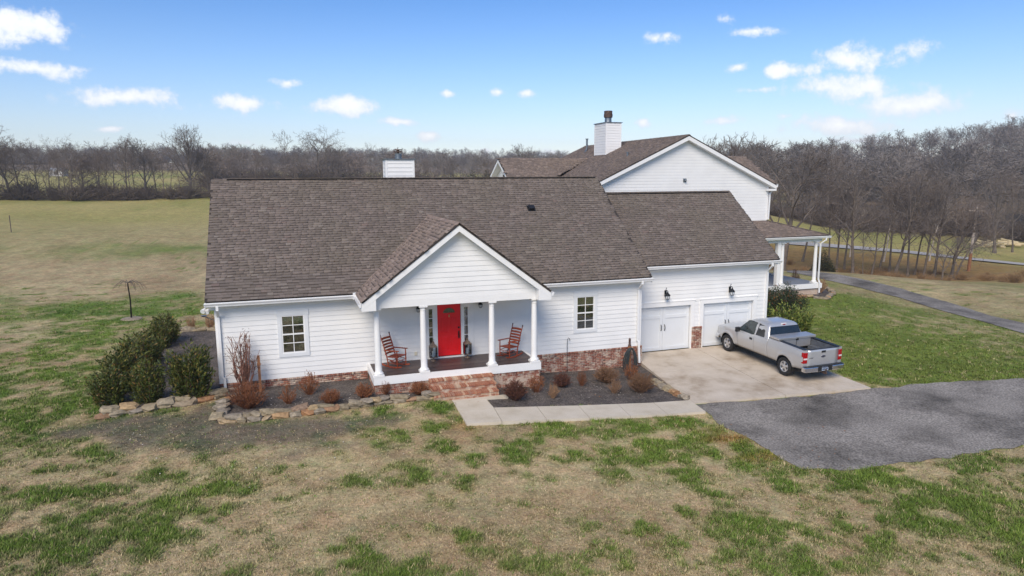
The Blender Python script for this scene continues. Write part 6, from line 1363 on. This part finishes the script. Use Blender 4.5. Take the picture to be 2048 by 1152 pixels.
SH = [('tall_plum', 482, 772, 652, 'tall leggy bare shrub with dark seed heads at the left corner of the front wall', 1), ('big_rust', 497, 817, 758, 'rust-brown twiggy shrub spilling over the left end of the front bed', 1.35), ('thin_rust', 577, 808, 764, 'thin rusty twiggy shrub below the left window', 1), ('thin_rust', 620, 790, 738, 'wispy bare shrub with a few seed heads right of the left window', 1),
      ('ball_rust', 662, 808, 775, 'low rounded rusty shrub midway along the left front bed', 1.2), ('ball_rust', 729, 797, 763, 'low rounded rusty shrub at the left corner of the porch', 1), ('loose_rust', 772, 790, 758, 'loose rusty shrub under the left porch rim', .9), ('ball_rust', 838, 790, 760, 'brown rounded shrub left of the brick steps', 1.1),
      ('ball_dark', 1030, 801, 757, 'dark maroon rounded shrub right of the brick steps', 1), ('loose_rust', 1073, 785, 742, 'loose orange-brown shrub at the right corner of the porch', 1), ('ball_dark', 1124, 775, 744, 'dark rounded shrub beside the black garden hook', 1.1), ('loose_pale', 1106, 797, 763, 'small pinkish twiggy shrub in front of the dark rounded ones', .9),
      ('loose_rust', 1163, 772, 737, 'narrow orange-tinged shrub in the middle of the right bed', .8), ('ball_brown', 1213, 766, 730, 'broad rust and olive shrub against the brick base', 1.25), ('loose_pale', 1228, 787, 752, 'pale loose twiggy shrub in front of the broad rust one', 1), ('loose_rust', 1262, 760, 722, 'loose brown shrub under the coiled hose', 1.0), ('ball_brown', 1281, 785, 742, 'large round brown shrub at the right end of the bed by the drive', 1.15)]
def place_bush(key, p, s, lab, sxy, group, name='dormant_shrub', cat='shrub'):
    t = thing(name, lab, cat, p, rt.uniform(0, 6.28), group); t.scale = (s*sxy, s*sxy, s); tw, lf = BK[key]; obj('twigs', tw, None, t)
    if lf: obj('dry_leaves', lf, None, t)
    return t
HT = {'ball_rust': .74, 'ball_dark': .74, 'ball_brown': .84, 'loose_rust': .95, 'loose_pale': .78, 'tall_plum': 1.95, 'thin_rust': .85, 'big_rust': 1.05}
for k, u, vb, vt, lab, sxy in SH:
    p = G(u, vb)
    if k == 'tall_plum': p = Vector((.85, -.55, h1(.85, -.55)))
    h_ = at(u, vt, y=p.y).z-p.z; place_bush(k, p, h_/HT[k]*1.0, lab, sxy, 'dormant shrubs in the front beds')
for u, vb, vt, lab in ((383, 661, 626, 'left of two bare shrubs at the back of the side bed'), (421, 661, 620, 'right of two bare shrubs at the back of the side bed')):
    p = G(u, vb); place_bush('loose_pale', p, (at(u, vt, y=p.y).z-p.z)/.8, lab, .7, 'bare shrubs behind the side bed')
p = G(1640, 586); place_bush('loose_pale', p, 1.5, 'pale dry grass clump by the right-hand porch', .9, None, 'grass_clump', 'grass clump'); p = G(1590, 575); place_bush('tall_plum', p, .75, 'thin plum-coloured shrub in front of the right-hand porch', 1, None)
p = G(1575, 590); place_bush('loose_pale', (28.9, 8.6, h1(28.9, 8.6)), 1.5, 'grey twiggy shrub between the holly and the porch rim', 1, None)
# wooden stake among the tall shrub, thin sapling in the left lawn, fence post
p = Vector((1.35, -.5, h1(1.35, -.5))); st = MB().box(-.045, -.045, -.1, .045, .045, 1.35).box(-.06, -.06, 1.0, .06, .06, 1.07).build('garden_stake', M['old_wood']); st.location = p; tag(st, 'brown wooden stake beside the tall leggy shrub', 'stake')
p = G(263, 638); wp = thing('weeping_sapling', 'thin dark weeping sapling alone on the left lawn', 'tree', p); r_ = random.Random(4)
hgt = at(263, 563, y=p.y).z-p.z; mb = MB().tube([(0, 0, -.1), (.03, 0, hgt*.5), (-.02, 0, hgt*.97)], [.045, .035, .03], 7); mb.build('trunk', M['bronze'], wp); mb = MB()
for k in range(15):
    a = r_.uniform(0, 6.28); L = r_.uniform(.5, 1.1); z = hgt*.97
    mb.tube([(-.02, 0, z), (L*.4*math.cos(a), L*.4*math.sin(a), z+.16*r_.random()), (L*.8*math.cos(a), L*.8*math.sin(a), z-.08), (L*math.cos(a), L*math.sin(a), z-.2-.3*r_.random())], [.018, .014, .011, .007], 4)
mb.build('crown', M['bark_dark'], wp); MB().lathe([(.55, 0), (.5, .06), (.1, .09)], 18, (0, 0, -.01)).build('mulch_ring', M['stone'], wp)
p = at(22, 460, d=88); fp = MB().tube([(0, 0, -.3), (0, 0, 1.75)], .05, 6).build('fence_post', M['bark_dark']); fp.location = (p.x, p.y, h1(p.x, p.y)); tag(fp, 'lone thin fence post in the left field', 'fence post')
# utility pole, log pile, distant shed
p = at(1937, 540, d=101); z = h1(p.x, p.y); tp = at(1955, 412, d=101); up_ = thing('utility_pole', 'pale leaning utility pole among the trees on the right', 'utility pole', (p.x, p.y, z)); dv = Vector((tp.x-p.x, tp.y-p.y, tp.z-z))
MB().tube([-dv*.02, dv*.3, dv], [.19, .17, .12], 10).build('pole', M['bark_pale'], up_); MB().tube([-dv*.0, dv*.28], [.2, .185], 10).build('lower_pole', M['old_wood'], up_)
MB().obox(dv*.93, Vector((CR.x, CR.y, 0))*.95, (0, 0, .07), (.05, .05, 0)).build('crossarm', M['bark_pale'], up_); MB().lathe([(.2, 0), (.22, .1), (.22, .7), (.15, .8)], 12, dv*.78+Vector((.3, -.2, 0))).build('transformer', M['zinc'], up_)
p = at(1990, 497, d=150); lgp = thing('log_pile', 'pale heap of cut logs at the wood edge on the right', 'log pile', (p.x, p.y, h1(p.x, p.y))); r_ = random.Random(6); M['log'] = mat('cut_wood', rgb(196, 178, 138), .9, noise=.2)
for k in range(16):
    a = CAM['yaw']+r_.gauss(.9, .5); dx = Vector((math.cos(a), -math.sin(a), r_.gauss(0, .12)))*r_.uniform(1, 2); c = Vector((r_.gauss(0, 3.0), r_.gauss(0, .8), .25+.9*r_.random()**2)); MB().tube([c-dx, c+dx], r_.uniform(.14, .26), 7).build('log', M['log'], lgp)
p = at(118, 351, d=290); z = h1(p.x, p.y); sh_ = thing('distant_shed', 'small pale shed glimpsed through the trees on the far left', 'shed', (p.x, p.y, z+.5), -.3); sh_.scale = (.5, .5, .5)
MB().box(-5, -3, -1, 5, 3, 3).build('wall', mat('shed_wall', rgb(190, 188, 184), .8, noise=.1), sh_); MB().prism([(-5.4, -3.4, 3), (-5.4, 0, 5), (-5.4, 3.4, 3)], (10.8, 0, 0)).build('roof', mat('shed_roof', rgb(150, 154, 158), .6, noise=.1), sh_); MB().box(-1.5, -3.05, 0, 1.5, -3.0, 2.4).build('door', M['dark_room'], sh_)
# ------------------------------------------------------------------ stone edging
def stone_mesh(seed):
    r = random.Random(seed); bm = bmesh.new(); bmesh.ops.create_cube(bm, size=1); bmesh.ops.subdivide_edges(bm, edges=bm.edges[:], cuts=1, use_grid_fill=True)
    for v in bm.verts:
        d = v.co.normalized(); v.co = v.co.lerp(d*.62, .45)+Vector((r.gauss(0, .06), r.gauss(0, .06), r.gauss(0, .07)))
    me = bpy.data.meshes.new('stone'); bm.to_mesh(me); bm.free(); me.materials.append(M['stone']); return me
STN = [stone_mesh(i) for i in range(9)]
def edging(label, line, lo=.32, hi=.62, rows=2, ht=.13, dp=.3, group='stone edging of the beds', seed=1):
    P = [G(u, v) for u, v in line]; t = thing('stone_border', label, 'stone border', P[0], 0, group); r = random.Random(seed)
    L = [(P[i+1]-P[i]).length for i in range(len(P)-1)]; tot = sum(L)
    for row in range(rows):
        s = 0 if row == 0 else .2
        while s < tot:
            l = r.uniform(lo, hi); m = s+l/2; i = 0; q = m
            while i < len(L)-1 and q > L[i]: q -= L[i]; i += 1
            dv = (P[i+1]-P[i]).normalized(); pt = P[i]+dv*min(q, L[i]); g = h1(pt.x, pt.y)
            if row == 0 or r.random() < .72:
                o = obj('stone', r.choice(STN), None, t); h_ = ht*r.uniform(.8, 1.3); nrm = Vector((-dv.y, dv.x, 0))
                o.location = Vector((pt.x, pt.y, g+(h_*.38 if row == 0 else ht*.95+h_*.3)))+nrm*r.gauss(.0 if row == 0 else .05, .035)-P[0]
                o.rotation_euler = (r.gauss(0, .1), r.gauss(0, .1), math.atan2(dv.y, dv.x)+r.gauss(0, .12)); o.scale = (l*1.02, dp*r.uniform(.8, 1.25), h_*1.15)
            s += l*r.uniform(.9, 1.0)
edging('low stone border along the front of the side bed with a big corner stone', [(190, 838), (250, 826), (330, 815), (395, 806), (440, 793)], .35, .7, 2, seed=1, ht=.15, dp=.36)
edging('low stone border along the left front bed up to the brick steps', [(437, 846), (500, 840), (560, 834), (640, 824), (700, 816), (780, 806), (864, 797)], .3, .6, 2, seed=2)
edging('short stone border running back from the front bed corner to the downspout', [(435, 840), (446, 818), (455, 800)], .35, .6, 2, seed=3, dp=.38)
edging('thin row of pale stones between the right bed and the concrete apron', [(1305, 764), (1325, 775), (1345, 787), (1367, 798)], .25, .5, 1, .15, .3, seed=4)
edging('row of stones closing the back of the side bed', [(358, 664), (400, 662), (432, 661)], .4, .8, 1, .2, .3, seed=5)
edging('curved stone ring round the small bed at the right-hand porch', [(1572, 601), (1612, 594), (1652, 599), (1668, 589), (1655, 578)], .35, .6, 1, .14, .28, seed=6)
# ------------------------------------------------------------------ grass: tufts on the lawn
def grass(name, n, seed, label, region, nb=6, want_live=True):
    r = np.random.default_rng(seed); u = r.uniform(region[0], region[1], n); v = region[2]+(region[3]-region[2])*r.random(n)**region[4]
    d = np.array([tuple(ray(a, 576)) for a in (0, 1024)])   # sight lines, turned into points on level ground, then dropped on the terrain
    dx = (u-1024)/CAM['f']; dz = (576-v)/CAM['f']; D = dx[:, None]*np.array(CR)+dz[:, None]*np.array(CU)+np.array(CF); t = (CL.z+.15)/-D[:, 2]
    x = CL.x+D[:, 0]*t; y = CL.y+D[:, 1]*t; k = np.ones(n, bool)
    for pl in NOGRASS: k &= ~inside(pl, x, y)
    x, y = x[k], y[k]; c, live = ground(x, y)
    p = r.random(len(x)); keep = p < (.45+.55*live); x, y, c, live = x[keep], y[keep], c[keep], live[keep]
    z = H(x, y)-fbm(x, y, .9, 3, 81)*GN_-.01; n = len(x); h = (.03+.055*live)*r.uniform(.6, 1.5, n); VV = np.empty((n, nb, 3, 3), np.float32); cc = np.empty((n, nb, 3, 3), np.float32)
    tone = r.uniform(.6, 1.5, n)[:, None]
    yl = r.random(n) < .22*(1-live)+.07
    cc0 = c*tone; cc0[yl] = lc(172, 156, 118)*tone[yl]
    gr_ = r.random(n) < .10; cc0[gr_] = lc(96, 120, 50)*tone[gr_]
    for b in range(nb):
        a = r.uniform(0, 6.28, n); ln = r.uniform(.2, 1.2, n)*h*1.4; ox = r.normal(0, .04, n); oy = r.normal(0, .04, n); w = r.uniform(.006, .013, n)*1.3
        hh = h*r.uniform(.6, 1.2, n)
        VV[:, b, 0] = np.stack([x+ox-np.sin(a)*w, y+oy+np.cos(a)*w, z], -1); VV[:, b, 1] = np.stack([x+ox+np.sin(a)*w, y+oy-np.cos(a)*w, z], -1); VV[:, b, 2] = np.stack([x+ox+np.cos(a)*ln, y+oy+np.sin(a)*ln, z+hh], -1)
        cb = cc0*r.uniform(.8, 1.2, n)[:, None]
        for q in range(3): cc[:, b, q] = cb
    V = VV.reshape(-1, 3); F = np.arange(len(V)).reshape(-1, 3); me = np_mesh(name, V, F, M['blade'], np.clip(cc.reshape(-1, 3), 0, 1)); return tag(stuff(obj(name, me)), label, 'grass')
M['blade'] = tint_mat('grass_blade', .8, .1, 5)
GN_ = .015
grass('lawn_grass', 190000, 5, 'short patchy winter grass on the lawn round the house', (-60, 2110, 560, 1170, .85))
# pale chips and leaves on the bare ground
def litter(name, n, regions, m, size, label, seed):
    r = np.random.default_rng(seed); V, F = [], []
    for _ in range(n):
        u0, u1, v0, v1 = regions[r.integers(len(regions))]; p = G(r.uniform(u0, u1), r.uniform(v0, v1)); s = size*r.uniform(.5, 1.4); a = r.uniform(0, 6.28); k = len(V)
        for j in range(4): V.append((p.x+s*math.cos(a+j*1.57)*(1 if j % 2 else .6), p.y+s*math.sin(a+j*1.57)*(1 if j % 2 else .6), p.z+.03+r.uniform(0, .02)))
        F.append((k, k+1, k+2, k+3))
    me = bpy.data.meshes.new(name); me.from_pydata(V, [], F); me.materials.append(m); return tag(stuff(obj(name, me)), label, 'litter')
litter('stone_chips', 260, [(200, 860, 840, 920), (240, 700, 850, 980), (1000, 1300, 760, 800), (460, 840, 790, 815)], mat('pale_chip', rgb(200, 192, 180), .9, noise=.1), .022, 'pale stone chips scattered on the bare ground before the house', 3)
litter('fallen_leaves', 160, [(900, 1000, 800, 860), (1450, 1700, 850, 940), (1000, 1300, 765, 800), (1300, 1400, 830, 860)], mat('fallen_leaf', rgb(150, 104, 62), .9, noise=.2), .03, 'fallen brown leaves scattered by the walk and drive', 4)

# ------------------------------------------------------------------ thin winter haze
hz = bpy.data.materials.new('winter_haze'); hz.use_nodes = True; hz.node_tree.nodes.clear()
_v = N(hz.node_tree, 'ShaderNodeVolumePrincipled'); _v.inputs['Color'].default_value = (.86, .9, .96, 1); _v.inputs['Density'].default_value = .00042; _v.inputs['Anisotropy'].default_value = .1
_o = N(hz.node_tree, 'ShaderNodeOutputMaterial'); hz.node_tree.links.new(_v.outputs[0], _o.inputs['Volume'])
stuff(MB().box(-920, -920, -40, 920, 970, 62).build('haze', hz))
